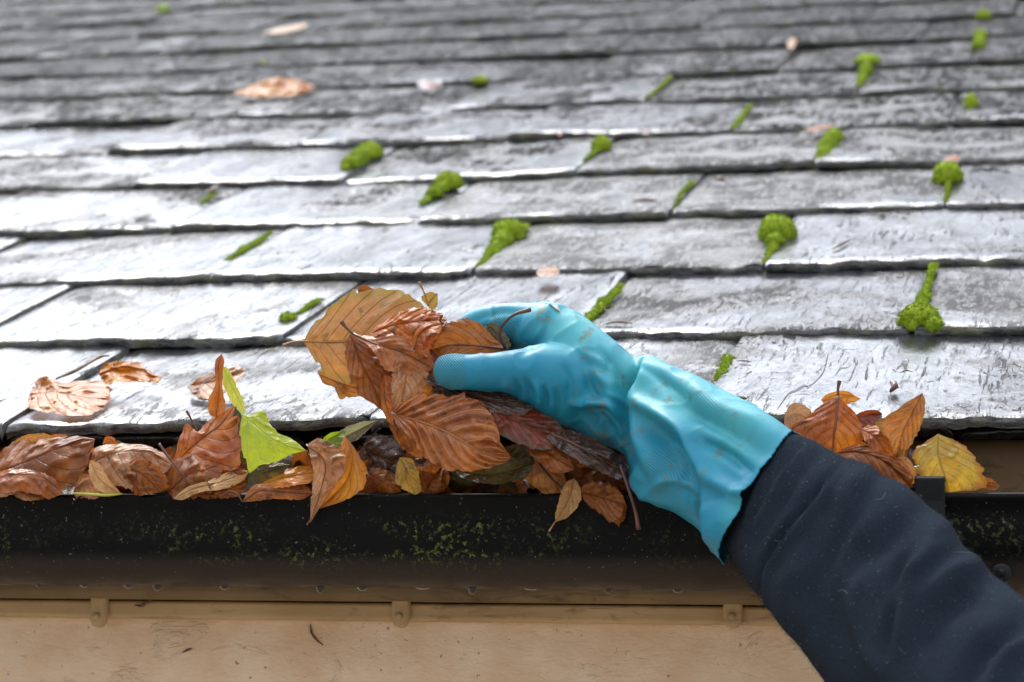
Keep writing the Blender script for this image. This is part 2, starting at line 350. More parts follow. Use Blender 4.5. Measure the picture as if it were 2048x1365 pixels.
MSL, MED, MMO, MGU = slate_mat(), edge_mat(), moss_mat(), gutter_mat()
MWALL = wall_mat(); MFAS = paint_mat('ochre_painted_board', (.16, .10, .042), (.23, .145, .065)); MBAT = paint_mat('ochre_painted_batten', (.44, .28, .13), (.54, .36, .185), sc_=(5, 30, 60))  # fascia colour darkened to carry the shade behind the gutter
MGL, MFL = glove_mat(), sleeve_mat()
MSTALK = flat_mat('leaf_stalk', (.16, .045, .018), .4, (.07, .022, .012), coat=.3)
MSTALKL = flat_mat('pale_leaf_stalk', (.42, .20, .09), .45, (.28, .11, .045))
MTWIG = flat_mat('twig', (.30, .20, .12), .6, (.12, .07, .04))
LM = dict(
 tan=leaf_mat('tan', (.68, .29, .06), (.52, .17, .026), (.24, .075, .018), edge=(.34, .16, .03)),
 tanolive=leaf_mat('tan_olive', (.70, .31, .085), (.56, .22, .045), (.26, .085, .02), spot=(.20, .13, .025), edge=(.44, .27, .04)),
 brown=leaf_mat('brown', (.46, .145, .020), (.27, .072, .010), (.11, .03, .008), spot=(.07, .024, .007), coat=.15),
 orange=leaf_mat('orange', (.70, .21, .014), (.48, .10, .009), (.20, .045, .010)),
 rust=leaf_mat('rust', (.62, .19, .022), (.36, .085, .010), (.72, .34, .12), gloss=.2, coat=1.0),
 wetdark=leaf_mat('wet_dark', (.075, .024, .009), (.030, .014, .006), (.11, .035, .012), gloss=.18, coat=.8, trans=.08),
 red=leaf_mat('red', (.30, .045, .013), (.16, .026, .009), (.42, .11, .04), gloss=.2, coat=.8, edge=(.05, .045, .014)),
 olive=leaf_mat('olive', (.12, .095, .016), (.055, .038, .010), (.18, .13, .03), gloss=.22, coat=.5),
 ochre=leaf_mat('ochre', (.60, .36, .06), (.46, .27, .04), (.32, .13, .02)),
 yellow=leaf_mat('yellow', (.78, .46, .045), (.55, .36, .045), (.24, .20, .03), spot=(.36, .11, .015), edge=(.42, .13, .02)),
 gold=leaf_mat('gold', (.82, .33, .025), (.68, .22, .018), (.42, .12, .015), spot=(.34, .09, .012)),
 lime=leaf_mat('lime', (.60, .68, .014), (.46, .60, .008), (.66, .74, .08), spot=(.26, .30, .02), gloss=.3, trans=.5, k=4),
 limey=leaf_mat('lime_yellow', (.78, .72, .03), (.56, .60, .02), (.70, .60, .12), spot=(.30, .20, .03), trans=.35, k=4),
 pink=leaf_mat('pinkish', (.66, .34, .16), (.48, .19, .065), (.26, .10, .03), gloss=.3, coat=.35),
 peach=leaf_mat('peach', (.74, .32, .09), (.62, .19, .035), (.50, .20, .05), spot=(.34, .13, .03), edge=(.5, .2, .04)),
 cream=leaf_mat('cream', (.78, .52, .24), (.66, .34, .11), (.42, .18, .06), spot=(.34, .13, .04)),
 silver=leaf_mat('silver', (.40, .33, .25), (.26, .21, .14), (.2, .14, .09), gloss=.25, coat=.5),
 green=leaf_mat('green', (.20, .34, .015), (.42, .46, .025), (.4, .4, .06), spot=(.14, .12, .02)),
 greyg=leaf_mat('grey_green', (.32, .30, .15), (.22, .19, .09), (.35, .3, .16)))

# ------------------------------------------------------------------ ground
g = mesh('ground', [(-300, -300, 0), (300, -300, 0), (300, 300, 0), (-300, 300, 0)], [(0, 1, 2, 3)], flat_mat('garden_ground', (.29, .265, .23), .9, (.22, .20, .17), 3), local=True, smooth=False)
g.location = (0, 0, -2.9); tag(g, kind='structure')

# ------------------------------------------------------------------ slate roof
CT = [838, 668, 539, 433, 347, 274, 210, 157, 110, 71, 37]     # course edges at mid picture
SK = [RF(1024, y)[1] for y in CT]; SK[0] = 0.0
EXP = (SK[9] - SK[0]) / 9.
while len(SK) < 19: SK.append(SK[-1] + EXP * .98)
JT = {0: [(15, 840), (735, 840), (1384, 838), (2085, 832)], 1: [(-75, 690), (543, 690), (1150, 665), (1822, 662)], 2: [(-140, 556), (417, 552), (942, 542), (1527, 526), (2085, 516)],
      3: [(-135, 455), (342, 450), (836, 438), (1340, 424), (1890, 408)], 4: [(-150, 372), (268, 366), (692, 350), (1166, 328), (1632, 322)], 5: [(-130, 296), (240, 290), (600, 284), (1015, 272), (1462, 256), (1900, 240)],
      6: [(85, 236), (470, 228), (893, 212), (1296, 194), (1717, 178), (2100, 160)], 7: [(-40, 180), (350, 175), (760, 165), (1160, 152), (1555, 135), (1948, 105)]}
THK = .0085
vs, fs, fmi, rnds = [], [], [], []
def slate(x0, x1, s0, L, z0, dz, nx, ny, rnd, thk=THK, chip=1.0):
    """one slate: rough split top face, chipped lower edge, thickness"""
    b = len(vs); sd_ = rnd * 100; tx = random.uniform(-.0065, .0065); dz *= random.uniform(.62, 1.12); w_ = x1 - x0; lift = random.uniform(-.0006, .0022)
    for j in range(ny + 1):
        for i in range(nx + 1):
            u, t = i / nx, j / ny; x = x0 + u * w_; s = s0 + (t ** 1.6) * L
            n1 = noise.noise(Vector((x * 22, s * 5, sd_))); n2 = noise.fractal(Vector((x * 70, s * 22, sd_ + 9)), 1, 2, 4)
            z = z0 - dz * (s - s0) + n1 * .0013 + n2 * .00055 + tx * (u - .5) + lift
            e = 0
            if t < .12:
                k = 1 - t / .12
                e = (noise.fractal(Vector((x * 45, sd_, 1.7)), 1, 2, 5) * .0045 + noise.noise(Vector((x * 12, sd_, 5))) * .003 + max(0, noise.noise(Vector((x * 30, 4, sd_))) - .35) * .022) * k * chip
                cd_ = min(u, 1 - u) * w_; cr_ = abs(noise.noise(Vector((sd_, round(u), 11)))) * .018
                if cd_ < .016: e += (1 - cd_ / .016) ** 2 * cr_ * k * chip
                z -= (.0012 + .0028 * abs(noise.noise(Vector((x * 55, sd_, 3))))) * k * k
                z -= .0025 * (k if i in (0, nx) else 0)
            if i in (0, nx): z -= .0016
            elif i in (1, nx - 1): z -= .0004
            xe = 0
            if i == 0: xe = .0012 * noise.noise(Vector((s * 40, sd_, 2)))
            if i == nx: xe = .0012 * noise.noise(Vector((s * 40, sd_, 8)))
            vs.append(Vector((x + xe, s + max(e, -.004), z)))
    nr = nx + 1
    for j in range(ny):
        for i in range(nx):
            a = b + j * nr + i; fs.append((a, a + 1, a + nr + 1, a + nr)); fmi.append(0 if chip < 1.3 else 2); rnds.append(rnd)
    # lower edge (four ragged layers) and the two side edges
    prev = [b + i for i in range(nr)]
    for q in range(1, 4):
        cur = []
        for i in range(nr):
            v = vs[b + i]; f = q / 3; o = noise.fractal(Vector((v.x * 90, q * 3.1, sd_)), 1, 2, 3) * .0022 - .001 * (q == 1) + .0018 * (q == 3)
            cur.append(len(vs)); vs.append(Vector((v.x, v.y + o, v.z - thk * f)))
        for i in range(nx): fs.append((prev[i], cur[i], cur[i + 1], prev[i + 1])); fmi.append(1 if chip < 1.3 else 2); rnds.append(rnd)
        prev = cur
    for side in (0, nx):
        low = []
        for j in range(ny + 1):
            v = vs[b + j * nr + side]; low.append(len(vs)); vs.append(Vector((v.x, v.y, v.z - thk)))
        for j in range(ny):
            a = b + j * nr + side; fs.append((a, a + nr, low[j + 1], low[j])); fmi.append(1 if chip < 1.3 else 2); rnds.append(rnd)
for k, s0 in enumerate(SK[:-1]):
    E = SK[k + 1] - s0
    if k in JT: js = sorted(RF(x, y)[0] for x, y in JT[k])
    else: js = [-.6 + (k % 2) * .13 + random.uniform(-.02, .02) + i * .262 for i in range(3)]
    while js[0] > -2.7: js.insert(0, js[0] - random.uniform(.235, .275))
    while js[-1] < 2.3: js.append(js[-1] + random.uniform(.235, .275))
    for a, c in zip(js, js[1:]):
        hi = k < 6; g_ = random.uniform(.0010, .0022)
        off = random.uniform(-.005, .006)
        if k == 3 and a < RF(600, 440)[0] < c: off = -.004
        if k == 3 and a < RF(1000, 430)[0] < c: off = -.011
        slate(a + g_, c - g_, s0 + off, E * 1.22, random.uniform(0, .0015), THK * 1.12 / E, 64 if hi else 24, 18 if hi else 8, random.random())
# starter course under the eave and a second one, slightly set back
xx = -2.7
while xx < 2.2:
    slate(xx + .002, xx + .25, .010 + random.uniform(-.003, .003), .3, -THK - .0035, 0, 50, 6, random.random(), thk=.008, chip=1.4); xx += .253
roof = empty('slate_roof', (0, 0, 0), 'wet grey slate roof rising away behind the gutter', 'roof')
o = mesh('slate_covering', vs, fs, None, local=True, mats=[MSL, MED, flat_mat('wet_black_slate', (.012, .012, .012), .18, (.025, .026, .022), 120, .9)], fm=fmi, smooth=True)
at = o.data.attributes.new('rnd', 'FLOAT', 'FACE'); at.data.foreach_set('value', np.array(rnds, dtype=np.float32))
o.parent = roof; o.matrix_local = ROOFM
for p in o.data.polygons:
    pass
bm = bmesh.new(); bm.from_mesh(o.data)
for e in bm.edges:
    if len(e.link_faces) == 2 and e.link_faces[0].material_index != e.link_faces[1].material_index: e.smooth = False
bm.to_mesh(o.data); bm.free()
SL = SK[-1] + .05
def box(vs, fs, a, b):
    n = len(vs)
    for z in (a[2], b[2]):
        for y in (a[1], b[1]):
            for x in (a[0], b[0]): vs.append(Vector((x, y, z)))
    fs += [tuple(n + i for i in f) for f in ((0, 2, 3, 1), (4, 5, 7, 6), (0, 1, 5, 4), (2, 6, 7, 3), (0, 4, 6, 2), (1, 3, 7, 5))]
v_, f_ = [], []; box(v_, f_, (-2.7, .06, -.075), (2.5, SL + .02, -.026))
o = mesh('roof_deck', v_, f_, flat_mat('dark_timber', (.03, .022, .016), .8), local=True, smooth=False); o.parent = roof; o.matrix_local = ROOFM
v_, f_ = [], []
tube([rl(-2.7, SL - .02, .004), rl(2.5, SL - .02, .004)], .055, 20, v_, f_)
o = mesh('ridge_tile', v_, f_, MED, parent=roof)

# ------------------------------------------------------------------ house wall, fascia, batten
ZR = W(1024, 987).z                                       # gutter rim height
YF = .048
zf = (CAM + ray(1024, 1203) * ((YF - CAM.y) / ray(1024, 1203).y)).z       # lower edge of fascia
YB = YF + .020; YW = YF + .034
def onY(px, py, Y): r = ray(px, py); return CAM + r * ((Y - CAM.y) / r.y)
zb0, zb1 = onY(1024, 1208, YB).z, onY(1024, 1244, YB).z
house = empty('house_wall', (0, YW, -2.9), 'ochre rendered house wall below the gutter', 'wall')
def slab(name, a, b, mat, parent, nx=120, nz_=14, amp=.0012, bev=.0015):
    v, f = [], []                                        # front face as a gently uneven grid, then the closed back
    for j in range(nz_ + 1):
        for i in range(nx + 1):
            x = a[0] + (b[0] - a[0]) * i / nx; z = a[2] + (b[2] - a[2]) * j / nz_
            y = a[1] + amp * noise.fractal(Vector((x * 7, z * 30, a[1] * 50)), 1, 2, 4)
            if j in (0, nz_): y += bev; 
            v.append(Vector((x, y, z)))
    for j in range(nz_):
        for i in range(nx): q = j * (nx + 1) + i; f.append((q, q + 1, q + nx + 2, q + nx + 1))
    n = len(v)
    for i in range(nx + 1): v.append(Vector((v[i].x, b[1], a[2])))
    for i in range(nx): f.append((i + 1, i, n + i, n + i + 1))
    m = len(v); t0 = nz_ * (nx + 1)
    for i in range(nx + 1): v.append(Vector((v[i].x, b[1], b[2])))
    for i in range(nx): f.append((t0 + i, t0 + i + 1, m + i + 1, m + i))
    return mesh(name, v, f, mat, parent=parent)
slab('render', (-2.2, YW, -2.9), (2.8, YW + .25, zb1 + .012), MWALL, house, 200, 160, .0022)
slab('batten', (-2.2, YB, zb1), (2.8, YW + .004, zb0), MBAT, house, 300, 8, .0016, .003)
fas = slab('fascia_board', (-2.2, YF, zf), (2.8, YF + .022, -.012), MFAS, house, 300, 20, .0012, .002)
v_, f_ = [], []; box(v_, f_, (-2.2, YW + .02, zb1 + .0125), (2.8, YW + .24, -.06)); mesh('dark_gap_backing', v_, f_, D.materials['dark_timber'], parent=house, smooth=False)  # added dark block so the gap under the fascia reads as shadow
# strap clips on the batten
for px in (200, 803, 1466, -420, 2120):
    c = onY(px, 1226, YB - .001); v, f = [], []
    prof = [(-.0065, .022), (-.0072, .0), (-.0066, -.0065), (-.0045, -.0105), (0, -.012), (.0045, -.0105), (.0066, -.0065), (.0072, 0), (.0065, .022)]
    rings = [(0, 1.04, 0.003), (-.0042, 1.0, 0), (-.0058, .86, 0), (-.0062, .5, 0)]
    for dy, s, _ in rings:
        for x, z in prof: v.append(c + Vector((x * s, dy, z * (s if z < 0 else 1))))
    n = len(prof)
    for r_ in range(3):
        for i in range(n - 1): f.append((r_ * n + i, r_ * n + i + 1, (r_ + 1) * n + i + 1, (r_ + 1) * n + i))
    f.append(tuple(3 * n + i for i in range(n)))
    o = mesh('clip', v, f, MBAT, parent=house)
    v, f = [], []; tube([c + Vector((0, -.006, -.003)), c + Vector((0, -.0085, -.003)), c + Vector((0, -.009, -.003))], [.0028, .0026, .0012], 12, v, f)
    sc_ = mesh('screw_head', v, f, MBAT, local=True); sc_.data.transform(Matrix.Translation(-house.location)); sc_.parent = o

# ------------------------------------------------------------------ gutter
gut = empty('gutter', (0, YR, ZR), 'black plastic gutter packed with leaves along the eave, speckled with lichen', 'gutter')
# (y behind the rim, z below the rim), outside then inside
prof = [(.004, .0), (.0005, 0.0), (-.0012, -.0012), (-.0012, -.0045), (.0006, -.0062), (.0008, -.020), (.0015, -.036), (.0045, -.047), (.0105, -.056), (.020, -.0625), (.032, -.0660), (.050, -.0670), (.070, -.0645), (.088, -.056), (.100, -.042), (.106, -.022), (.108, .004)]
inner = [(y + .0022 if y < .05 else y - .0022, z + .0022 if z < -.055 else z) for y, z in prof[4:-1]]
pr = prof + [(.1055, .004)] + inner[::-1] + [(.004, -.003)]
v, f = [], []; xs = np.linspace(-2.1, 2.7, 241)
for x in xs:
    for y, z in pr:
        wob = .0006 * noise.noise(Vector((x * 5, z * 20, 3)))
        v.append(Vector((x, YR + y + wob, ZR + z + .0005 * noise.noise(Vector((x * 3, 1, 1))))))
n = len(pr)
for i in range(len(xs) - 1):
    for k in range(n): a = i * n + k; b = i * n + (k + 1) % n; f.append((a, b, b + n, a + n))
mesh('channel', v, f, MGU, parent=gut)
MBR = flat_mat('black_bracket_plastic', (.005, .005, .0055), .42, (.011, .0105, .010), 90, .3, spec=.25)
for px in (1860, -330):
    cx = W(px, 1000).x; hw = 28 * PX * .985; v, f = [], []
    pb = [(.012, .004), (.006, .0115), (-.0035, .0115), (-.005, .0098)] + [(y - .0042, z) for y, z in prof[4:12]] + [(.070, -.069), (.090, -.060), (.104, -.044), (.110, -.02), (.111, .004)]
    pin = [(y + (.0028 if y < .05 else -.0028), z + (.0028 if z < -.05 else -.0028 if z > .009 else 0)) for y, z in pb]
    for sx in (-hw, -hw + .0008, hw - .0008, hw):
        e = .0008 if abs(sx) == hw else 0
        for q, (y, z) in enumerate(pb): v.append(Vector((cx + sx, YR + y + e, ZR + z)))
        for q, (y, z) in enumerate(pin[::-1]): v.append(Vector((cx + sx, YR + y - e * .3, ZR + z)))
    n = 2 * len(pb)
    for i in range(3):
        for k in range(n): a = i * n + k; b = i * n + (k + 1) % n; f.append((a, b, b + n, a + n))
    f.append(tuple(range(n - 1, -1, -1))); f.append(tuple(3 * n + k for k in range(n)))
    mesh('bracket', v, f, MBR, parent=gut, smooth=False)
# bolt boss under the gutter at the far right
c = W(2003, 1146, -8); v, f = [], []
tube([c + Vector((0, .006, 0)), c + Vector((0, -.002, 0)), c + Vector((0, -.003, 0))], [.0075, .0075, .005], 20, v, f); tube([c + Vector((0, -.002, 0)), c + Vector((0, -.006, 0))], .003, 6, v, f)
mesh('bolt', v, f, MBR, parent=gut)

# hanging water drops
MW = MT('water'); MW.set(col=(.10, .082, .066), rough=.3, tr=.25, spec=.12, ior=1.33, coat=0.0); MW = MW.m
DR = [(28, 5, 6), (122, 9, 6), (212, 10, 7), (271, 9, 11), (408, 10, 8), (604, 9, 14), (690, 11, 8), (813, 14, 4), (915, 9, 13), (1035, 13, 4), (1193, 8, 9), (1335, 10, 7)]
wh = ['at the left end of the row', 'second from the left, broad and shallow', 'third from the left, broad', 'fourth from the left, deep and dark', 'left of the centre clip, shallow', 'deep dark one below the leaf on the rim', 'shallow one just right of the deepest drop', 'very flat one above the middle clip', 'deep pointed one below the glossy rust leaf', 'very flat one in the middle of the gutter', 'small one below the two rim leaves', 'small one left of the sleeve cuff']
for (px, hw_, h), lb in zip(DR, wh):
    lip = Vector((W(px, 1150).x, YR + .046, ZR - .0668)); v, f = [], []; seg = 18
    R0, H = hw_ * PX, h * PX * .9
    pf = [(1.25, .0014), (1.08, .0002), (.99, -.15 * H), (.90, -.36 * H), (.75, -.6 * H), (.55, -.8 * H), (.3, -.94 * H), (.03, -H)]
    for r_, z in pf:
        for k in range(seg): a = 2 * math.pi * k / seg; v.append(lip + Vector((math.cos(a) * r_ * R0, math.sin(a) * r_ * R0 * .55, z)))
    for i in range(len(pf) - 1):
        for k in range(seg): a = i * seg + k; b = i * seg + (k + 1) % seg; f.append((a, b, b + seg, a + seg))
    f.append(tuple(range(seg))[::-1]); f.append(tuple((len(pf) - 1) * seg + k for k in range(seg)))
    tag(mesh('water_drop', v, f, MW, loc=lip), 'clear water drop hanging under the gutter, ' + lb, 'water drop', 'water drops hanging under the gutter')

# ------------------------------------------------------------------ moss
def moss(lobes, label, spikes=620):
    """lobes: (px, py, half width px, half height px) on the roof"""
    v, f, tip = [], [], []; base = None
    ll = [lobes[0]]
    for b in lobes[1:]:
        a = ll[-1]; dd = math.hypot(b[0] - a[0], (b[1] - a[1]) * 1.6); k = max(0, int(dd / (.62 * (min(a[2], b[2]) + 1))))
        for q in range(1, k + 1):
            t = q / (k + 1); r_ = (a[2] * (1 - t) + b[2] * t) if abs(a[2] - b[2]) < 8 else min(a[2], b[2])
            ll.append((a[0] * (1 - t) + b[0] * t + random.uniform(-2.5, 2.5), a[1] * (1 - t) + b[1] * t, r_ * random.uniform(.45, .95), r_ * random.uniform(.45, .75)))
        ll.append(b)
    lobes = ll
    for (px, py, rw, rh) in lobes:
        x, s, t = RF(px, py + rh * .55); q = t / FPX; c = Vector((x, s, -.002)); rx, rz = rw * q, rh * q * (1.75 if rw > 12 else 1.3)
        ry = max(rx * .75, rz * .8)
        if rh < 9: rx *= 1.0
        if base is None: base = rl(x, s)
        bm = bmesh.new(); bmesh.ops.create_icosphere(bm, subdivisions=4 if rw > 12 else 3, radius=1)
        b = len(v); nrm_ = []
        for w_ in bm.verts:
            p = w_.co; d = 1 + .11 * noise.noise(p * 2.2 + Vector((px, py, 0))) + .09 * noise.noise(p * 7 + Vector((py, 0, 0))) + .05 * noise.noise(p * 19 + Vector((px, 0, 3)))
            z = p.z if p.z > 0 else p.z * .3
            lp = c + Vector((p.x * rx * d, p.y * ry * d, z * rz * d)); v.append(ROOFM @ lp); tip.append(max(0, p.z) * .5); nrm_.append((lp, Vector((p.x / rx, p.y / ry, p.z / rz)).normalized()))  # cushion tops tinted paler so the domes look lit from above
        for fc in bm.faces: f.append(tuple(b + w_.index for w_ in fc.verts))
        bm.free()
        ns = int(spikes * (rw * rh) / 250) + 60
        for _ in range(ns):
            lp, nn = random.choice(nrm_)
            if nn.z < -.1: continue
            L = random.uniform(.0012, .0028) * (1 if rw > 12 else .7); wd = random.uniform(.0004, .0008)
            nn = (nn + Vector((random.uniform(-.7, .7), random.uniform(-.7, .7), random.uniform(-.2, .8)))).normalized()
            sd_ = nn.orthogonal().normalized(); sd_.rotate(Matrix.Rotation(random.uniform(0, 6.28), 3, nn)); lp = lp + Vector((random.gauss(0, .0008), random.gauss(0, .0008), 0))
            n0 = len(v)
            for a in (lp - sd_ * wd, lp + sd_ * wd, lp + nn * L): v.append(ROOFM @ a)
            tip += [.1, .1, 1.0]; f.append((n0, n0 + 1, n0 + 2))
    o = mesh('moss_clump', v, f, MMO, loc=base)
    at = o.data.attributes.new('tip', 'FLOAT', 'POINT'); at.data.foreach_set('value', np.array(tip, dtype=np.float32))
    return tag(o, label, 'moss', 'moss clumps on the slates')
def trail(*p): return [(x, y, r_, r_ * .55) for x, y, r_ in p]
moss([(740, 300, 27, 16), (703, 322, 22, 13), (690, 332, 9, 7)], 'two-lobed bright moss cushion left of the middle of the roof')
moss([(898, 360, 30, 17), (868, 382, 17, 10)] + trail((853, 395, 8), (842, 404, 5)), 'round moss cushion with a tail, above the stepped slate edge')
moss([(1018, 458, 36, 19), (1003, 478, 22, 12), (985, 497, 14, 8)] + trail((970, 515, 9), (958, 528, 8), (1048, 448, 12)), 'long moss cushion running down a joint above the glove')
moss([(1203, 286, 21, 14)] + trail((1192, 298, 9), (1178, 309, 6), (1165, 320, 4)), 'small round moss cushion at the top of the joint in the middle of the roof')
moss([(1555, 455, 38, 24), (1550, 477, 20, 12)] + trail((1545, 494, 10), (1537, 507, 6), (1530, 520, 5)), 'large domed moss cushion with a thin tail right of the middle')
moss([(1895, 345, 30, 20)] + trail((1896, 368, 6), (1894, 385, 4), (1892, 400, 4)), 'round moss button near the right side of the roof')
moss([(1838, 632, 42, 24), (1868, 645, 18, 14)] + trail((1842, 604, 13), (1847, 590, 14), (1851, 574, 9), (1858, 556, 6), (1864, 538, 9), (1867, 526, 10)), 'biggest moss cushion overhanging a slate edge at right')
moss(trail((1455, 710, 11), (1450, 724, 12), (1445, 738, 12), (1438, 752, 7), (1430, 768, 5)), 'crumbly moss strip in the joint just above the glove cuff')
moss(trail((1242, 566, 6), (1232, 578, 11), (1220, 592, 8), (1208, 600, 14), (1196, 612, 12), (1182, 625, 12), (1173, 637, 10)), 'moss strip in the joint above the knuckles')
moss([(576, 632, 17, 9)] + trail((602, 620, 4), (622, 604, 8), (640, 595, 6)), 'flat dark moss patch up and left of the held leaves')
moss(trail((540, 462, 6), (522, 474, 8), (505, 484, 10), (486, 494, 10), (468, 507, 7), (452, 518, 5)), 'thin moss line in a joint on the left')
moss([(1668, 270, 18, 13), (1656, 287, 20, 13), (1647, 305, 15, 11)] + trail((1640, 318, 13)), 'slanting moss cushion in a joint at upper right')
moss([(1735, 118, 27, 10), (1731, 138, 15, 10), (1724, 152, 12, 8)] + trail((1718, 166, 8)), 'T-shaped moss clump high on the right')
moss([(1942, 203, 14, 15)] + trail((1938, 222, 6), (1936, 232, 4)), 'small upright moss tuft near the right edge')
moss([(1960, 66, 13, 8), (1957, 88, 14, 11)], 'moss tuft high up near the right edge')
moss([(1967, 28, 15, 8)], 'dull moss dab at the top right corner')
moss([(326, 18, 16, 7)], 'moss dab at the top left of the roof')
moss([(527, 124, 8, 6)], 'tiny moss dot above the leaf lying high on the roof')
moss([(960, 158, 16, 7)], 'small moss patch below the upper middle slates')
moss(trail((1500, 208, 6), (1494, 216, 6), (1490, 222, 6), (1485, 230, 6), (1480, 238, 8), (1468, 252, 7)), 'thin moss line in a joint right of the middle, high up')
moss(trail((1340, 152, 6), (1325, 167, 6), (1308, 182, 6), (1297, 190, 8)), 'thin moss line high in the middle of the roof')
moss(trail((1385, 360, 5), (1365, 380, 5), (1352, 398, 5), (1343, 415, 4)), 'hair-thin moss line in the joint left of the domed cushion')
moss(trail((430, 383, 6), (415, 393, 5), (402, 402, 4)), 'short moss line on the left slates, third joint up')

# ------------------------------------------------------------------ leaves
VD = -ray(1024, 800)                                      # towards the viewer
GH, GG, GS = 'leaves held in the gloved hand', 'leaves lying in the gutter', 'leaves lying on the slates'
def leaf(mat, mid, up, lo, label, group, stalk=None, sr=1.0, crum=1.2, cup=0., cor=.5, ser=.05, seed=None, k=7, sm=None, nu=44, nv=12, f=W, name='fallen_leaf', cat='leaf'):
    """blade lofted between its midrib and its two margins; points are (px, py, mm in front of the rim plane)"""
    def fx(pts, dd): return [(list(p) + [dd])[:3] for p in pts]
    d0 = mid[0][2] if len(mid[0]) > 2 else 0
    Mp = [f(*p) for p in fx(mid, d0)]
    Up = [Mp[0]] + [f(*p) for p in fx(up, d0)] + [Mp[-1]]; Lp = [Mp[0]] + [f(*p) for p in fx(lo, d0)] + [Mp[-1]]
    A, B, C_ = cr(Mp, nu + 1), cr(Up, nu + 1), cr(Lp, nu + 1)
    seed = seed if seed is not None else sum(ord(ch) for ch in label) % 97
    v, fs_, uv = [], [], []
    for i in range(nu + 1):
        u = i / nu
        for j in range(-nv, nv + 1):
            t = abs(j) / nv; E_ = B if j > 0 else C_
            m_ = Vector(A[i]); e = Vector(E_[i]); L = (e - m_).length
            tt = t * (1 + ser * (((u * k * 1.0) % 1.0) - .5) * (t > .9) * 1.6 + ser * 1.6 * noise.noise(Vector((u * 26, seed, j > 0))) * (t ** 4) + (.05 + ser) * 1.1 * noise.noise(Vector((u * 7.3, seed * 1.7, 5 * (j > 0)))) * (t ** 3) - (.10 + ser * 2) * max(0, noise.noise(Vector((u * 13, seed + 40, 2 + (j > 0)))) - .32) * 3 * t ** 5)
            p = m_.lerp(e, tt)
            env = min(1, L / .012)
            ph = (u - .33 * t ** 1.15) * k
            q = cup * .001 * math.sin(t * math.pi * .5) ** 2 * env + cor * .0017 * abs(math.sin(math.pi * (ph + .5))) * env * min(1, t * 4) * (1 - .3 * t)
            q += crum * .0014 * env * (noise.fractal(p * 38 + Vector((seed, 0, 0)), 1, 2, 3) * (.5 + t) + 1.6 * noise.noise(p * 16 + Vector((0, seed, 0))) * (.3 + t))
            rg = 1 - abs(noise.noise(p * 52 + Vector((seed, 3, 0)))) * 2.6; rh_ = 1 - abs(noise.noise(p * 105 + Vector((0, seed, 7)))) * 3; q += crum * env * (.0026 * max(0, rg) ** 2 + .0009 * max(0, rh_) ** 2) * min(1, t * 3)
            q -= .0006 * (t < .05)
            v.append(p + VD * q); uv.append((u, .5 + .5 * j / nv))
    nr = 2 * nv + 1
    for i in range(nu):
        for j in range(2 * nv): a = i * nr + j; fs_.append((a, a + 1, a + nr + 1, a + nr))
    if stalk:
        root = empty(name, Mp[0], label, cat, group)
        mesh('blade', v, fs_, LM[mat], parent=root, uvs=uv)
        P = [f(*p) for p in fx(stalk, d0)]
        tv, tf = tube(P, [sr * .00075] * (len(P) - 1) + [sr * .0012], 8, cr_n=16)
        mesh('stalk', tv, tf, sm or MSTALK, parent=root)
        # raised midrib along the blade
        rv, rf_ = tube([Vector(a) + VD * .0002 for a in A[::3]], [sr * .0007 * (1 - .85 * i / len(A[::3])) for i in range(len(A[::3]))], 6)
        mesh('midrib', rv, rf_, sm or MSTALK, parent=root)
        return root
    return tag(mesh(name, v, fs_, LM[mat], loc=Mp[0], uvs=uv), label, cat, group)

# ---- the handful
leaf('brown', [(715, 578, -2), (735, 585, -2), (760, 600, -2)], [(725, 570), (745, 578)], [(720, 590), (745, 605)], 'rusty scrap of leaf peeping out above the big tan leaf', GH, crum=1)
leaf('tanolive', [(606, 683, 12), (680, 684, 18), (770, 672, 18), (850, 650, 14)], [(628, 648, 12), (672, 606, 8), (728, 583, 4), (790, 583, 4), (846, 612, 8)], [(622, 708, 14), (645, 740, 18), (688, 763, 22), (770, 752, 20), (830, 700, 16)], 'big tan beech leaf with olive margin, leftmost in the handful', GH, stalk=[(606, 683, 12), (588, 684, 12), (566, 691, 13)], sm=MSTALKL, crum=.8, cor=.8, cup=-3)
leaf('tan', [(636, 748, 4), (700, 772, 6), (790, 790, 8)], [(640, 742), (690, 748), (760, 752)], [(648, 768), (668, 775), (682, 796), (720, 794), (775, 806)], 'torn tan leaf scrap at the lower left of the handful', GH, crum=2, ser=.06)
leaf('brown', [(700, 668, 26), (720, 720, 32), (745, 770, 34), (768, 824, 34)], [(735, 690, 26), (768, 730, 26), (785, 780, 28)], [(692, 690, 30), (694, 735, 32), (715, 785, 34), (745, 808, 34)], 'light brown folded leaf hanging down in the middle of the handful', GH, crum=1.6, cor=.8, cup=3)
leaf('orange', [(740, 668, 30), (790, 650, 32), (850, 642, 34), (895, 640, 30)], [(755, 652, 26), (800, 625, 24), (850, 615, 24)], [(760, 680, 36), (810, 690, 40), (860, 668, 38)], 'dark orange leaf lying across the top of the handful', GH, crum=1.6, cor=.9)
leaf('ochre', [(855, 612, -6), (860, 602, -6), (872, 588, -6), (876, 590, -6)], [(842, 598), (848, 588), (862, 584)], [(866, 622), (874, 612)], 'small yellow leaf with a thin stalk sticking up behind the handful', GH, stalk=[(857, 612, -6), (850, 590, -4), (838, 564, -2)], sr=.8, sm=MSTALKL, crum=.5)
leaf('pink', [(820, 665, 30), (850, 640, 30), (895, 640, 28)], [(825, 645, 24), (850, 625, 22), (880, 625, 22)], [(840, 672, 34), (870, 660, 34)], 'dark pinkish wet leaf near the top of the handful', GH, crum=2.4)
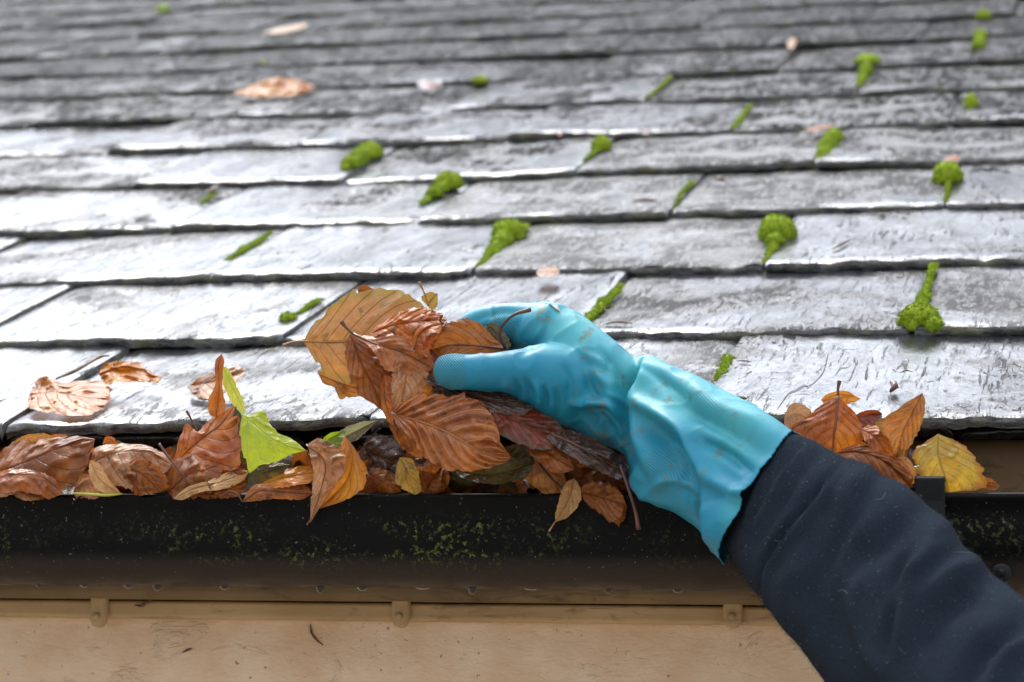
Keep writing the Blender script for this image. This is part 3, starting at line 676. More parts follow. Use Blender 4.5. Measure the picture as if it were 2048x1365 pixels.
leaf('rust', [(706, 668, 36), (750, 688, 40), (800, 702, 42), (868, 738, 38)], [(740, 672, 34), (790, 668, 36), (840, 690, 36), (865, 715, 36)], [(745, 700, 44), (765, 735, 44), (790, 748, 44), (835, 748, 42)], 'shiny tan leaf with a thick dark stalk pointing up left', GH, stalk=[(706, 668, 36), (692, 655, 38), (682, 643, 40)], sr=1.5, crum=1.5, cor=.8)
leaf('orange', [(828, 700, 42), (838, 672, 46), (858, 655, 46), (888, 648, 42)], [(824, 680, 40), (836, 658, 40), (862, 645, 40)], [(852, 715, 46), (868, 690, 48), (880, 665, 46)], 'glossy red-orange curled leaf edge at the centre of the handful', GH, stalk=[(888, 648, 42), (880, 642, 44), (884, 630, 46)], crum=2.2)
leaf('brown', [(1016, 699, 10), (960, 692, 22), (905, 690, 26), (863, 700, 28)], [(996, 684, 8), (970, 656, 12), (935, 640, 16), (895, 646, 22), (866, 668, 26)], [(980, 708, 18), (930, 708, 26), (885, 716, 32)], 'dark brown leaf pinched between thumb and fingers', GH, crum=1.4, cor=.8, stalk=[(1010, 697, 12), (1000, 672, 22), (1004, 652, 28), (1028, 630, 34), (1060, 620, 40)], sr=1.5)
leaf('olive', [(972, 650, 2), (992, 668, 4), (1015, 698, 6)], [(985, 646), (1008, 664), (1022, 690)], [(968, 662), (985, 685)], 'dark olive leaf scrap under the index finger', GH, crum=2)
leaf('pink', [(800, 697, 40), (812, 740, 44), (806, 790, 46), (795, 838, 44)], [(835, 725, 38), (858, 755, 38), (832, 800, 40), (805, 835, 42)], [(792, 715, 44), (783, 760, 46), (786, 810, 46)], 'shiny tan leaf running down from the thumb tip', GH, crum=1.8, cor=.7)
leaf('brown', [(868, 730, 20), (840, 720, 24), (805, 700, 28)], [(862, 712), (830, 700)], [(872, 752), (840, 750)], 'brown leaf just left of the thumb tip', GH, crum=1.4)
leaf('orange', [(768, 750, 40), (770, 800, 44), (785, 850, 46)], [(785, 760, 40), (795, 800, 42)], [(762, 775, 44), (764, 815, 46), (772, 838, 46)], 'narrow orange leaf hanging left of the glossy front leaf', GH, crum=1.2)
leaf('brown', [(770, 820, 20), (815, 860, 26), (850, 900, 28)], [(800, 820), (850, 860)], [(778, 850), (800, 890), (840, 915)], 'brown leaf behind the left edge of the glossy front leaf', GH, crum=2)
leaf('wetdark', [(850, 745, 28), (940, 790, 32), (1065, 818, 26)], [(880, 765, 30), (960, 782, 30), (1040, 800, 24)], [(862, 770, 34), (940, 806, 36), (1030, 832, 30)], 'dark wet leaf pressed flat under the thumb', GH, crum=1.5)
leaf('rust', [(784, 828, 52), (840, 843, 58), (900, 868, 60), (960, 903, 56), (1023, 915, 48)], [(812, 800, 44), (868, 787, 42), (930, 790, 42), (966, 806, 42), (990, 845, 44), (1003, 885, 46)], [(797, 856, 56), (820, 873, 60), (840, 902, 62), (862, 926, 60), (900, 941, 58), (960, 938, 52), (1003, 930, 48)], 'large glossy rust-brown beech leaf at the front, pale ribs, under the thumb', GH, crum=1.0, cor=3.0, cup=2.5, k=8, stalk=[(800, 832, 53), (792, 829, 53), (783, 827, 52)], sm=MSTALKL, nu=64, nv=18)
leaf('red', [(968, 806, 30), (1030, 840, 30), (1125, 888, 20)], [(1000, 800, 24), (1070, 815, 16), (1128, 862, 14)], [(980, 845, 36), (1010, 875, 36), (1060, 897, 32), (1105, 897, 26)], 'dark red leaf with olive rim under the heel of the thumb', GH, crum=1.3, cor=1.0, stalk=[(968, 806, 30), (962, 802, 31)])
leaf('olive', [(905, 938, 22), (980, 948, 24), (1070, 925, 18)], [(930, 915), (1000, 900), (1062, 890)], [(930, 958, 28), (990, 968, 30), (1050, 955, 24)], 'dark olive wet leaf below the large glossy leaf', GH, crum=2)
leaf('wetdark', [(1090, 862, 22), (1160, 895, 20), (1258, 950, 8)], [(1120, 855, 14), (1190, 880, 8), (1250, 920, 4)], [(1100, 885, 26), (1160, 925, 24), (1240, 962, 12)], 'dark wet leaf trapped below the glove wrist with a long hanging stalk', GH, crum=2, stalk=[(1240, 930, 14), (1256, 975, 16), (1270, 1020, 15), (1278, 1060, 14)], sr=1.7)
leaf('brown', [(1052, 888, 24), (1090, 905, 26), (1150, 940, 20)], [(1080, 880, 20), (1130, 905, 18)], [(1062, 912, 28), (1110, 945, 26)], 'small brown wet leaf between the red leaf and the glove', GH, crum=2)

leaf('brown', [(745, 690, 14), (800, 760, 16), (860, 830, 14)], [(800, 690, 8), (880, 740, 8), (900, 800, 8)], [(740, 740, 18), (770, 790, 20), (820, 835, 18)], 'shaded brown leaf behind the middle of the handful', GH, crum=2)
leaf('wetdark', [(860, 760, 12), (950, 800, 12), (1110, 850, 4)], [(900, 748, 8), (1000, 770, 6), (1100, 815, 2)], [(880, 800, 14), (960, 840, 14), (1060, 860, 10)], 'darkest wet leaf, squeezed behind the thumb', GH, crum=1.6)
leaf('red', [(862, 655, 18), (880, 700, 22), (868, 745, 24)], [(895, 680, 16), (900, 720, 18)], [(845, 690, 24), (850, 725, 26)], 'dark red leaf in the cleft above the thumb tip', GH, crum=1.4)
# ---- on the rim and in the gutter, middle
leaf('tan', [(1060, 905, -4), (1090, 940, 0), (1130, 985, -2)], [(1085, 905), (1118, 930), (1133, 965)], [(1040, 925), (1055, 965), (1095, 990)], 'tan leaf in the gutter under the glove, standing on its edge', GG, crum=1.4, stalk=[(1130, 985, -2), (1090, 945, 2), (1060, 905, 4)])
leaf('cream', [(1149, 957, 6), (1137, 1000, 7), (1112, 1044, 6)], [(1162, 980, 6), (1158, 1008, 6), (1135, 1035, 5)], [(1130, 968, 8), (1116, 1005, 8), (1110, 1030, 6)], 'small cream and orange leaf hanging over the rim under the glove', GG, stalk=[(1112, 1042, 6), (1105, 1052, 6), (1098, 1063, 5)], sr=.7, sm=MSTALKL, crum=1.2)
leaf('brown', [(1160, 985, 5), (1200, 995, 6), (1254, 1012, 5)], [(1170, 968, 4), (1208, 963, 3), (1240, 985, 4)], [(1175, 1008, 6), (1205, 1030, 6), (1232, 1047, 5), (1248, 1040, 4)], 'small torn brown leaf stuck on the rim beside the cream one', GG, crum=2, ser=.08)
leaf('brown', [(1150, 975, -12), (1220, 965, -10), (1310, 985, -14)], [(1180, 945, -18), (1260, 940, -18)], [(1180, 995), (1260, 1000)], 'orange brown leaf half hidden in the gutter behind the torn leaf', GG, crum=1.5)
leaf('pink', [(612, 890, 6), (650, 925, 12), (640, 985, 10), (620, 1047, 6)], [(642, 878, 4), (680, 902, 10), (693, 930, 12), (672, 968, 12), (640, 1015, 8)], [(620, 905, 8), (628, 950, 10), (622, 1000, 8)], 'shiny crumpled pinkish tan leaf hanging over the gutter rim', GG, crum=2.6, cor=.8, stalk=[(620, 1040, 6), (618, 1044, 6), (614, 1050, 5)], sr=.8)
leaf('gold', [(690, 872, -2), (705, 915, 4), (690, 965, 7), (638, 1018, 4)], [(715, 905, 0), (733, 940, 2), (728, 975, 4), (695, 1000, 5)], [(680, 895, 4), (672, 940, 7), (650, 985, 6)], 'golden orange leaf behind the crumpled one on the rim', GG, crum=1.2, cor=.6)
leaf('greyg', [(655, 892, -14), (700, 868, -16), (756, 840, -20)], [(668, 870), (710, 848)], [(668, 900), (715, 880)], 'narrow grey-green leaf curling up beside the slate edge', GG, crum=1)
leaf('green', [(640, 902, -10), (655, 880, -12), (690, 862, -14)], [(645, 880), (662, 866)], [(665, 900), (690, 880)], 'small green and yellow leaf corner next to the grey-green leaf', GG, crum=.8)
leaf('brown', [(735, 945, -6), (765, 965, 0), (802, 985, -4)], [(752, 935), (790, 950)], [(735, 968), (765, 988)], 'small crinkled brown leaf right of the golden one', GG, crum=2.4)
leaf('ochre', [(800, 915, 4), (818, 950, 8), (830, 990, 4)], [(825, 920), (838, 950), (842, 982)], [(792, 935), (795, 970)], 'ochre leaf standing on edge under the glossy leaf', GG, crum=1.4)
leaf('brown', [(850, 985, -4), (870, 950, -6), (890, 930, -8)], [(838, 960), (855, 930)], [(885, 985), (900, 955)], 'dark brown leaf below the glossy leaf, in the gutter shade', GG, crum=2)
leaf('wetdark', [(720, 900, -20), (770, 920, -16), (830, 940, -20)], [(750, 870), (820, 890)], [(740, 950), (800, 965)], 'dark purple-brown leaf deep in the gutter behind the ochre one', GG, crum=2)

# ---- gutter, left
leaf('brown', [(-30, 955, -2), (50, 925, 2), (120, 895, 2), (190, 878, -8)], [(20, 888, -20), (80, 880, -18), (150, 872, -14)], [(20, 985, 4), (90, 1000, 4), (150, 965, 6), (180, 920, 0)], 'big rust-brown leaf at the far left of the gutter', GG, crum=1.8, cor=1.0, nv=16)
leaf('tan', [(12, 905, -22), (70, 885, -22), (145, 892, -18)], [(30, 880), (75, 866), (120, 876)], [(50, 905), (110, 905)], 'tan curled leaf edge behind the far left leaf', GG, crum=1.5)
leaf('orange', [(90, 885, -26), (125, 885, -24), (160, 890, -24)], [(110, 868), (145, 875)], [(110, 900), (140, 900)], 'orange leaf sliver behind the far left leaf', GG)
leaf('rust', [(-20, 960, 10), (30, 950, 14), (80, 955, 14), (125, 985, 8)], [(10, 940, 8), (60, 940, 10), (105, 955, 10)], [(5, 985, 14), (60, 985, 14), (100, 998, 10)], 'rolled reddish leaf lying on the rim at far left', GG, crum=1.6)
leaf('pink', [(20, 955, 10), (55, 985, 8), (98, 996, 4)], [(40, 958), (70, 975)], [(28, 990), (60, 1002)], 'pinkish crumpled leaf tip over the rim at far left', GG, crum=2.2)
leaf('cream', [(-15, 985, 8), (10, 985, 8), (30, 975, 6)], [(0, 972), (20, 968)], [(0, 995), (20, 990)], 'pale leaf bit in the left corner on the rim', GG)
leaf('pink', [(150, 975, 0), (180, 960, 0), (215, 985, 0)], [(165, 948), (200, 960)], [(150, 992), (190, 997)], 'dull pink leaf tip between the two left brown leaves', GG, crum=1.2)
leaf('cream', [(180, 920, 2), (196, 955, 10), (240, 990, 4)], [(200, 930, 8), (218, 960, 10), (238, 982, 6)], [(178, 945, 8), (190, 975, 8), (215, 988, 6)], 'cream rolled margin of a leaf left of the grassy stem', GG, crum=1)
leaf('pink', [(182, 925, -8), (235, 905, -4), (290, 905, -2), (345, 930, -6)], [(195, 895, -18), (235, 888, -20), (290, 890, -18), (325, 905, -12)], [(200, 960, 4), (245, 975, 6), (300, 975, 4)], 'large pinkish tan leaf, left part of the gutter', GG, crum=1.8, cor=.8)
leaf('orange', [(205, 888, -24), (218, 878, -24), (235, 890, -24)], [(212, 874), (228, 876)], [(212, 898), (228, 900)], 'tiny orange leaf tip sticking up behind the pinkish leaf', GG)
leaf('brown', [(250, 935, 4), (285, 950, 8), (320, 985, 4)], [(275, 915, 2), (320, 935, 2), (342, 970, 2)], [(252, 965, 6), (275, 990, 4)], 'brown folded leaf in front of the pinkish one', GG, crum=2.2)
leaf('brown', [(335, 985, -2), (375, 950, 4), (420, 935, 2), (465, 925, -4)], [(335, 930, -8), (380, 912, -8), (430, 910, -8)], [(360, 1000, 4), (420, 985, 6), (460, 955, 2)], 'brown leaf with a thin dark stalk leaning left', GG, crum=1.8, stalk=[(376, 968, 6), (345, 925, 12), (318, 888, 14)], sr=.9)
leaf('orange', [(345, 930, -16), (400, 880, -14), (440, 850, -14), (472, 808, -18)], [(372, 850, -26), (395, 865, -24), (415, 845, -26)], [(385, 935, -4), (440, 945, 0), (478, 930, 2), (486, 870, -8)], 'tall orange-brown leaf standing left of the lime leaf', GG, crum=1.4, cor=1.0, nv=16, stalk=[(395, 862, -22), (383, 840, -20), (373, 822, -18)])
leaf('olive', [(472, 812, -14), (484, 860, -8), (486, 930, -4)], [(462, 850), (458, 900)], [(492, 850), (492, 900)], 'shaded olive fold where the tall leaf meets the lime leaf', GG)
leaf('orange', [(443, 708, -34), (436, 740, -30), (438, 780, -28), (432, 835, -22)], [(449, 725, -32), (445, 770, -28), (452, 810, -26), (450, 840, -24)], [(430, 725, -32), (430, 770, -28), (418, 800, -24), (420, 828, -22)], 'narrow upright orange leaf standing against the slates', GG, crum=1.4)
leaf('limey', [(446, 732, -26), (462, 770, -22), (478, 800, -16), (490, 832, -8)], [(458, 740, -26), (475, 775, -20), (488, 805, -14)], [(446, 765, -24), (455, 790, -20), (470, 815, -14)], 'yellow-green lobe rising behind the lime leaf', GG, crum=.8)
leaf('lime', [(484, 828, -6), (520, 860, 6), (560, 888, 8), (612, 902, 2)], [(504, 830, -6), (526, 820, -8), (540, 846, -4), (558, 866, 0), (590, 882, 0)], [(480, 870, 2), (490, 915, 8), (500, 944, 10), (520, 932, 10), (560, 922, 8), (580, 910, 6)], 'bright lime-green leaf with pointed lobes', GG, crum=.9, cor=.4, ser=.04, k=5, nu=56, nv=16)
leaf('olive', [(490, 955, 0), (520, 945, 4), (580, 930, 2)], [(510, 935), (550, 925)], [(500, 985), (550, 965)], 'olive leaf in the shade under the lime leaf', GG, crum=1.5)
leaf('cream', [(346, 998, 6), (390, 978, 10), (440, 965, 8), (500, 942, 0)], [(375, 975, 6), (420, 960, 4), (470, 940, -2)], [(365, 1000, 8), (400, 985, 12), (450, 978, 10), (485, 962, 4)], 'cream curled leaf edge on the rim', GG, crum=1.8)
leaf('brown', [(380, 995, 0), (430, 975, 2), (500, 960, 0)], [(420, 958), (480, 935)], [(420, 998), (480, 992)], 'brown leaf under the cream curl', GG, crum=2)
leaf('gold', [(500, 990, 2), (545, 962, 6), (628, 945, 0)], [(525, 962, -2), (570, 940, -6), (620, 932, -6)], [(540, 978, 8), (590, 972, 8), (625, 962, 4)], 'golden leaf lying left of the hanging crumpled leaf', GG, crum=1)
leaf('rust', [(484, 1004, 8), (520, 982, 10), (570, 985, 8), (625, 988, 2)], [(510, 970, 6), (560, 968, 6), (610, 970, 2)], [(495, 1004, 8), (550, 998, 6), (600, 1000, 2)], 'long brown leaf rolled along the rim with a curved stalk', GG, crum=1.2, stalk=[(484, 1003, 8), (475, 988, 9), (458, 983, 9), (444, 992, 8)], sr=.9)
# grass-like stem
v, f = tube([W(146, 987, 9), W(180, 989, 10), W(215, 991, 9), W(244, 988, 6)], [.0007, .0011, .001, .0006], 8, cr_n=14)
tag(mesh('grass_stem', v, f, flat_mat('green_stem', (.30, .36, .03), .4, (.45, .42, .05)), loc=W(146, 987, 9)), 'thin yellow-green stem lying on the rim at left', 'stem')

# ---- gutter, right
leaf('pink', [(1568, 838, -14), (1595, 828, -12), (1630, 850, -12)], [(1578, 812), (1600, 806), (1622, 822)], [(1572, 855), (1600, 865)], 'pale orange leaf end just above the sleeve cuff', GG, crum=1)
leaf('orange', [(1676, 792, -4), (1672, 840, 0), (1667, 880, 2), (1664, 925, 0)], [(1700, 815, -6), (1722, 845, -6), (1732, 872, -4), (1705, 905, -2)], [(1650, 805, -4), (1615, 832, -4), (1588, 855, -2), (1615, 885, 0), (1645, 915, 0)], 'upright dark orange leaf with its stalk pointing straight up', GG, stalk=[(1676, 792, -4), (1676, 778, -4), (1679, 762, -4)], sr=1.4, crum=.8, cor=1.0, cup=-4, nv=16)
leaf('gold', [(1642, 800, -22), (1680, 788, -22), (1722, 798, -26)], [(1655, 788), (1690, 782)], [(1655, 812), (1700, 808)], 'orange leaf lying behind the upright leaf on the slate edge', GG, crum=1.6)
leaf('red', [(1700, 842, -16), (1735, 828, -18), (1765, 828, -20)], [(1720, 825), (1750, 820)], [(1715, 860), (1755, 855)], 'dark red leaf between the two upright leaves', GG, crum=1)
leaf('orange', [(1722, 858, -4), (1755, 880, 2), (1785, 925, -2)], [(1745, 850, -6), (1770, 862, -4), (1785, 890, -2)], [(1730, 885, 2), (1755, 915, 2)], 'small orange leaf wedged below the upright leaves', GG, crum=1.2, cor=.7)
leaf('tan', [(1845, 786, -4), (1822, 830, 2), (1805, 870, 4), (1789, 925, 0)], [(1850, 810, -4), (1838, 860, -2), (1812, 905, 0)], [(1812, 805, 0), (1775, 830, 2), (1752, 850, 2), (1778, 885, 4)], 'upright pale tan leaf with a curled red tip, left of the bracket', GG, crum=1.0, cor=1.4, cup=2)
leaf('brown', [(1668, 908, 4), (1720, 905, 8), (1770, 925, 8), (1822, 975, 2)], [(1700, 892, 0), (1750, 895, 0), (1795, 920, 0), (1822, 950, 0)], [(1690, 935, 8), (1740, 955, 10), (1790, 985, 6)], 'broad brown leaf above the sleeve, left of the bracket', GG, crum=1.8, cor=1.2)
leaf('tan', [(1785, 915, 0), (1810, 930, 4), (1832, 965, 2)], [(1805, 908), (1828, 935)], [(1790, 935), (1815, 970)], 'small folded tan leaf touching the bracket', GG, crum=1.6)
leaf('yellow', [(1876, 868, -14), (1876, 910, -8), (1888, 950, -6), (1900, 985, -10)], [(1915, 885, -14), (1948, 915, -12), (1968, 945, -12), (1962, 975, -12)], [(1845, 888, -12), (1826, 905, -8), (1835, 945, -8), (1865, 980, -8)], 'yellow leaf with green patches behind the bracket', GG, crum=1.2, cor=.5, cup=2, nv=16)
leaf('brown', [(1955, 972, -12), (1978, 965, -12), (2000, 973, -12)], [(1965, 955), (1985, 960)], [(1970, 980), (1990, 980)], 'small brown leaf bit right of the yellow leaf', GG)

# deep uncountable litter in the gutter bed
v, f, uv = [], [], []
def litter(cx, dmin, dmax, py, mats):
    c = W(cx, py, random.uniform(dmin, dmax)); a = Vector((random.uniform(-1, 1), random.uniform(-.6, .6), random.uniform(-.5, .6))).normalized()
    L = random.uniform(.028, .045); b = a.cross(Vector((random.uniform(-.5, .5), -1, random.uniform(-.2, .9)))).normalized(); n_ = a.cross(b)
    b0 = len(v); cu = random.uniform(-.4, .4)
    for i in range(9):
        u = i / 8; wd = L * .36 * math.sin(math.pi * min(1, u * .96 + .03)) ** .7
        for j in range(-4, 5):
            t = j / 4; p = c + a * (u - .5) * L + b * wd * t + n_ * (cu * L * (t * t * .4 + (u - .5) ** 2) + .003 * noise.noise(Vector((u * 4 + cx, t * 2, 0))))
            v.append(p); uv.append((u, .5 + .5 * t))
    for i in range(8):
        for j in range(8): q = b0 + i * 9 + j; f.append((q, q + 1, q + 10, q + 9)); fmi2.append(mats)
fmi2 = []
for px in range(-420, 2500, 11):
    if 1855 < px < 2500: continue
    for _ in range(3): litter(px + random.uniform(-10, 10), -90, -12, random.uniform(930, 1000) if not 760 < px < 1320 else random.uniform(925, 995), random.choice((0, 0, 1, 2, 3, 4)))
tag(mesh('leaf_litter', v, f, None, loc=W(1000, 1000, -50), uvs=uv, mats=[LM['brown'], LM['wetdark'], LM['olive'], LM['rust'], LM['orange']], fm=fmi2), kind='stuff', label='dark wet leaf litter packed deep in the gutter', cat='leaf litter')

# ---- leaves and twigs on the slates (f = roof mapping: third number is mm above the slate)
def RP(px, py, h=1.5):
    x, s, t = RF(px, py, h * .001); return rl(x, s, h * .001)
leaf('peach', [(58, 790, 4), (110, 785, 7), (165, 795, 5), (222, 800, 2)], [(75, 762, 5), (95, 755, 12), (130, 765, 7), (175, 762, 8), (218, 770, 4)], [(60, 815, 2), (100, 825, 2), (150, 830, 2), (190, 828, 2)], 'pale orange crumpled leaf lying wet on the left eave slate', GS, f=RP, crum=2.0, cor=1.4)
leaf('gold', [(198, 750, 6), (240, 740, 12), (285, 750, 8), (325, 756, 6)], [(210, 728, 10), (245, 722, 18), (278, 726, 12), (300, 742, 8)], [(215, 770, 4), (245, 765, 8), (285, 765, 4), (318, 768, 4)], 'bright orange torn leaf curled up beside the pale one', GS, f=RP, crum=3.0, ser=.08)
leaf('pink', [(378, 772, 3), (420, 765, 8), (455, 755, 12), (492, 742, 14)], [(400, 755, 8), (440, 745, 14), (475, 732, 16)], [(395, 795, 2), (430, 795, 5), (470, 775, 10)], 'thin pinkish leaf on the slate behind the lime lobe', GS, f=RP, crum=1.6)
leaf('silver', [(380, 775, 2), (400, 790, 2), (425, 798, 2)], [(400, 772), (420, 785)], [(380, 792), (400, 802)], 'silvery wet leaf scrap on the slate edge, left', GS, f=RP, crum=.8)
leaf('pink', [(1072, 546, 6), (1095, 543, 8), (1120, 545, 6)], [(1082, 535), (1110, 534)], [(1080, 553), (1110, 553)], 'small pale red leaf stuck on a slate edge above the hand', GS, f=RP, crum=1)
leaf('gold', [(462, 188, 4), (530, 180, 12), (580, 175, 14), (632, 178, 6)], [(520, 165, 14), (560, 155, 26), (605, 162, 14)], [(510, 195, 5), (560, 194, 6), (600, 188, 5)], 'orange leaf lying high on the roof, blurred', GS, f=RP, crum=3)
leaf('cream', [(525, 66, 4), (565, 60, 6), (618, 50, 5)], [(560, 56), (600, 49)], [(560, 67), (600, 58)], 'long pale leaf near the top of the roof', GS, f=RP)
leaf('red', [(832, 168, 5), (855, 170, 8), (885, 172, 12)], [(845, 160, 8), (875, 163, 14)], [(845, 178, 4), (872, 180, 5)], 'small red leaf high on the roof, above the middle', GS, f=RP)
leaf('brown', [(1605, 262, 6), (1640, 256, 8), (1672, 252, 6)], [(1630, 251), (1655, 248)], [(1630, 264), (1655, 260)], 'thin brown leaf beside the slanting moss at upper right', GS, f=RP)
leaf('orange', [(1885, 322, 6), (1900, 318, 8), (1920, 318, 6)], [(1895, 313), (1910, 312)], [(1895, 325), (1910, 324)], 'orange leaf edge under a slate above the moss button', GS, f=RP)
leaf('red', [(1278, 262, 5), (1290, 264, 6), (1302, 264, 5)], [(1285, 258), (1296, 258)], [(1285, 269), (1296, 269)], 'red leaf bit under a slate edge in the upper middle', GS, f=RP)
leaf('cream', [(1575, 95, 5), (1582, 85, 8), (1592, 78, 6)], [(1574, 86), (1584, 77)], [(1584, 98), (1592, 88)], 'pale leaf bit in a joint high on the right', GS, f=RP)
GT = 'twigs and scraps on the slates'
def twig(pts, r_, label, mat=None, f=RP, cat='twig', name='twig'):
    P = [f(*p) for p in pts]; v, fs_ = tube(P, [r_ * .5, r_] + [r_ * .9] * (len(P) - 3) + [r_ * .4] if len(P) > 3 else [r_ * .5, r_, r_ * .4], 8, cr_n=18)
    v = [p + Vector((noise.noise(p * 300), noise.noise(p * 310 + Vector((3, 0, 0))), noise.noise(p * 290))) * r_ * .35 for p in v]
    tag(mesh(name, v, fs_, mat or MTWIG, loc=P[0]), label, cat, GT)
twig([(112, 758, 3), (150, 742, 4), (175, 728, 4), (200, 714, 4), (218, 712, 5)], .0017, 'pale twig on the slate behind the crumpled leaves')
twig([(1665, 498, 2), (1680, 490, 3), (1705, 478, 2)], .0013, 'tan splinter on a slate right of the domed moss')
twig([(1265, 402, 2), (1290, 399, 3), (1312, 401, 2)], .0016, 'short brown scrap in the middle of the roof')
twig([(1210, 648, 1), (1235, 644, 2), (1265, 647, 1)], .0011, 'tan needle lying flat above the glove')
twig([(1528, 802, 1), (1540, 806, 2), (1552, 807, 1)], .0010, 'dark chip on the slate above the cuff', MSTALK)
twig([(1478, 793, 2), (1488, 796, 3), (1498, 800, 1)], .0013, 'tiny orange chip at the top edge of the glove cuff')
twig([(1780, 785, 2), (1790, 772, 6), (1784, 766, 4), (1796, 776, 3)], .0024, 'knobbly brown bud on the right eave slate', MSTALK)
twig([(1432, 355, 2), (1442, 358, 6), (1450, 362, 2)], .0022, 'pale brown crumb right of the middle')
twig([(415, 385, 3), (428, 378, 5), (440, 372, 3)], .0024, 'small red-brown scrap in a joint, left', MSTALK)
twig([(1116, 262, 3), (1119, 268, 5), (1121, 274, 3)], .0016, 'tiny orange sliver under a slate edge, upper middle', MSTALKL)
for i, p in enumerate([[(1475, 722, 1), (1488, 722, 1), (1503, 723, 1)], [(1800, 746, 1), (1812, 741, 1), (1826, 744, 1)]]):
    twig(p, .0007, ['dark needle beside the crumbly moss strip', 'dark needle on the right eave slate below the big moss'][i], MSTALK)
for p, l in (([(620, 1248, 0), (623, 1266, 0), (634, 1281, 0), (646, 1290, 0)], 'thin brown stem stuck to the wall below the gutter'), ([(365, 1305, 0), (375, 1300, 0), (384, 1297, 0)], 'dark speck stuck to the wall on the left')):
    P = lambda x, y, d: onY(x, y, YW - .0015)
    twig(p, .0009, l, MSTALK, f=P)
for p, l in (([(270, 1211, 0), (283, 1212, 0), (292, 1205, 0), (305, 1200, 0)], 'brown root fragment on the batten'), ([(350, 1180, 0), (360, 1192, 0), (380, 1186, 0), (384, 1180, 0)], 'dark dead leaf scrap caught above the batten')):
    P = lambda x, y, d: onY(x, y, YB - .003)
    twig(p, .0012, l, MSTALK, f=P)

# ------------------------------------------------------------------ the person's arm: glove and sleeve
person = empty('person', W(1850, 1250, 120), "person's right arm reaching up from below in a turquoise rubber glove and dark navy sleeve", 'person')
def sections(secs, n, seg, ex=2.3):
    """secs: (top px, py, bottom px, py, centre depth mm, half depth mm)"""
    S_ = cr([list(W(a, b, d)) + list(W(c, e, d)) + [h] for a, b, c, e, d, h in secs], n)
    rings = []
    for i in range(n):
        T, B, h = Vector(S_[i][:3]), Vector(S_[i][3:6]), S_[i][6] * .001; c = (T + B) / 2; a = (T - B) / 2
        b = (CAM - c).normalized(); b = (b - b.dot(a.normalized()) * a.normalized()).normalized() * h
        rings.append([c + a * (abs(math.cos(t)) ** (2 / ex) * math.copysign(1, math.cos(t))) + b * (abs(math.sin(t)) ** (2 / ex) * math.copysign(1, math.sin(t))) for t in [2 * math.pi * k / seg for k in range(seg)]])
    return rings
def ringmesh(rings, v, f, cap=True):
    b = len(v); seg = len(rings[0])
    for r_ in rings: v.extend(r_)
    for i in range(len(rings) - 1):
        for k in range(seg): p, q = b + i * seg + k, b + i * seg + (k + 1) % seg; f.append((p, q, q + seg, p + seg))
    if cap: f.append(tuple(b + k for k in reversed(range(seg)))); e = b + (len(rings) - 1) * seg; f.append(tuple(e + k for k in range(seg)))
v, f = [], []
ringmesh(sections([(1050, 618, 1028, 690, -34, 34), (1092, 604, 1050, 715, -34, 40), (1165, 634, 1105, 818, -24, 43), (1225, 680, 1178, 884, -14, 41), (1262, 712, 1243, 906, -8, 34), (1305, 713, 1268, 972, 6, 36), (1350, 736, 1302, 1004, 16, 40), (1425, 772, 1355, 1030, 28, 44), (1500, 808, 1412, 1075, 40, 46), (1592, 868, 1452, 1135, 55, 50), (1650, 905, 1500, 1180, 66, 52)], 60, 48), v, f)
def fing(pts, rad, ext=0):
    P = [W(*p) for p in pts]
    q = cr([list(p) + [r_ * .001] for p, r_ in zip(P, rad)], 40)
    P = [Vector(a[:3]) for a in q]; rr = [a[3] for a in q]
    # round tip
    t = (P[-1] - P[-2]).normalized(); r0 = rr[-1]; 
    for a in (.35, .65, .85, .97): P.append(P[39] + t * r0 * a); rr.append(r0 * math.sqrt(max(0, 1 - a * a)))
    tube(P, rr, 24, v, f)
fing([(1175, 785, -8), (1090, 756, 14), (1020, 745, 30), (960, 745, 36), (900, 743, 40)], [30, 26, 16.5, 13.4, 12.6])     # thumb
fing([(1110, 660, -14), (1070, 645, -18), (1000, 643, -26), (950, 655, -30), (922, 690, -28), (925, 740, -20), (945, 772, -12)], [20, 15, 13.8, 13.2, 12, 11.5, 10])
fing([(1115, 665, -34), (1070, 655, -40), (1010, 650, -48), (965, 668, -50), (948, 705, -46), (958, 745, -38), (985, 765, -30)], [20, 15, 13.5, 13, 12.4, 12, 10])
fing([(1120, 680, -50), (1080, 668, -60), (1025, 662, -66), (985, 680, -66), (972, 712, -62), (985, 745, -54), (1005, 758, -46)], [19, 14, 12.6, 12, 11.5, 11, 9.5])
fing([(1125, 700, -62), (1090, 688, -74), (1048, 682, -80), (1015, 695, -80), (1005, 720, -76), (1015, 745, -68)], [16, 12, 11, 10.4, 10, 9])
gl = mesh('glove', v, f, MGL, parent=person)
bpy.context.view_layer.update()
mo = gl.modifiers.new('r', 'REMESH'); mo.mode = 'VOXEL'; mo.voxel_size = .0013; mo.use_smooth_shade = True
mo2 = gl.modifiers.new('s', 'SMOOTH'); mo2.factor = .6; mo2.iterations = 22
dg = bpy.context.evaluated_depsgraph_get(); dg.update()
me = D.meshes.new_from_object(gl.evaluated_get(dg)); gl.modifiers.clear(); gl.data = me
if not me.materials: me.materials.append(MGL)
PO = person.location
FA = 1.9
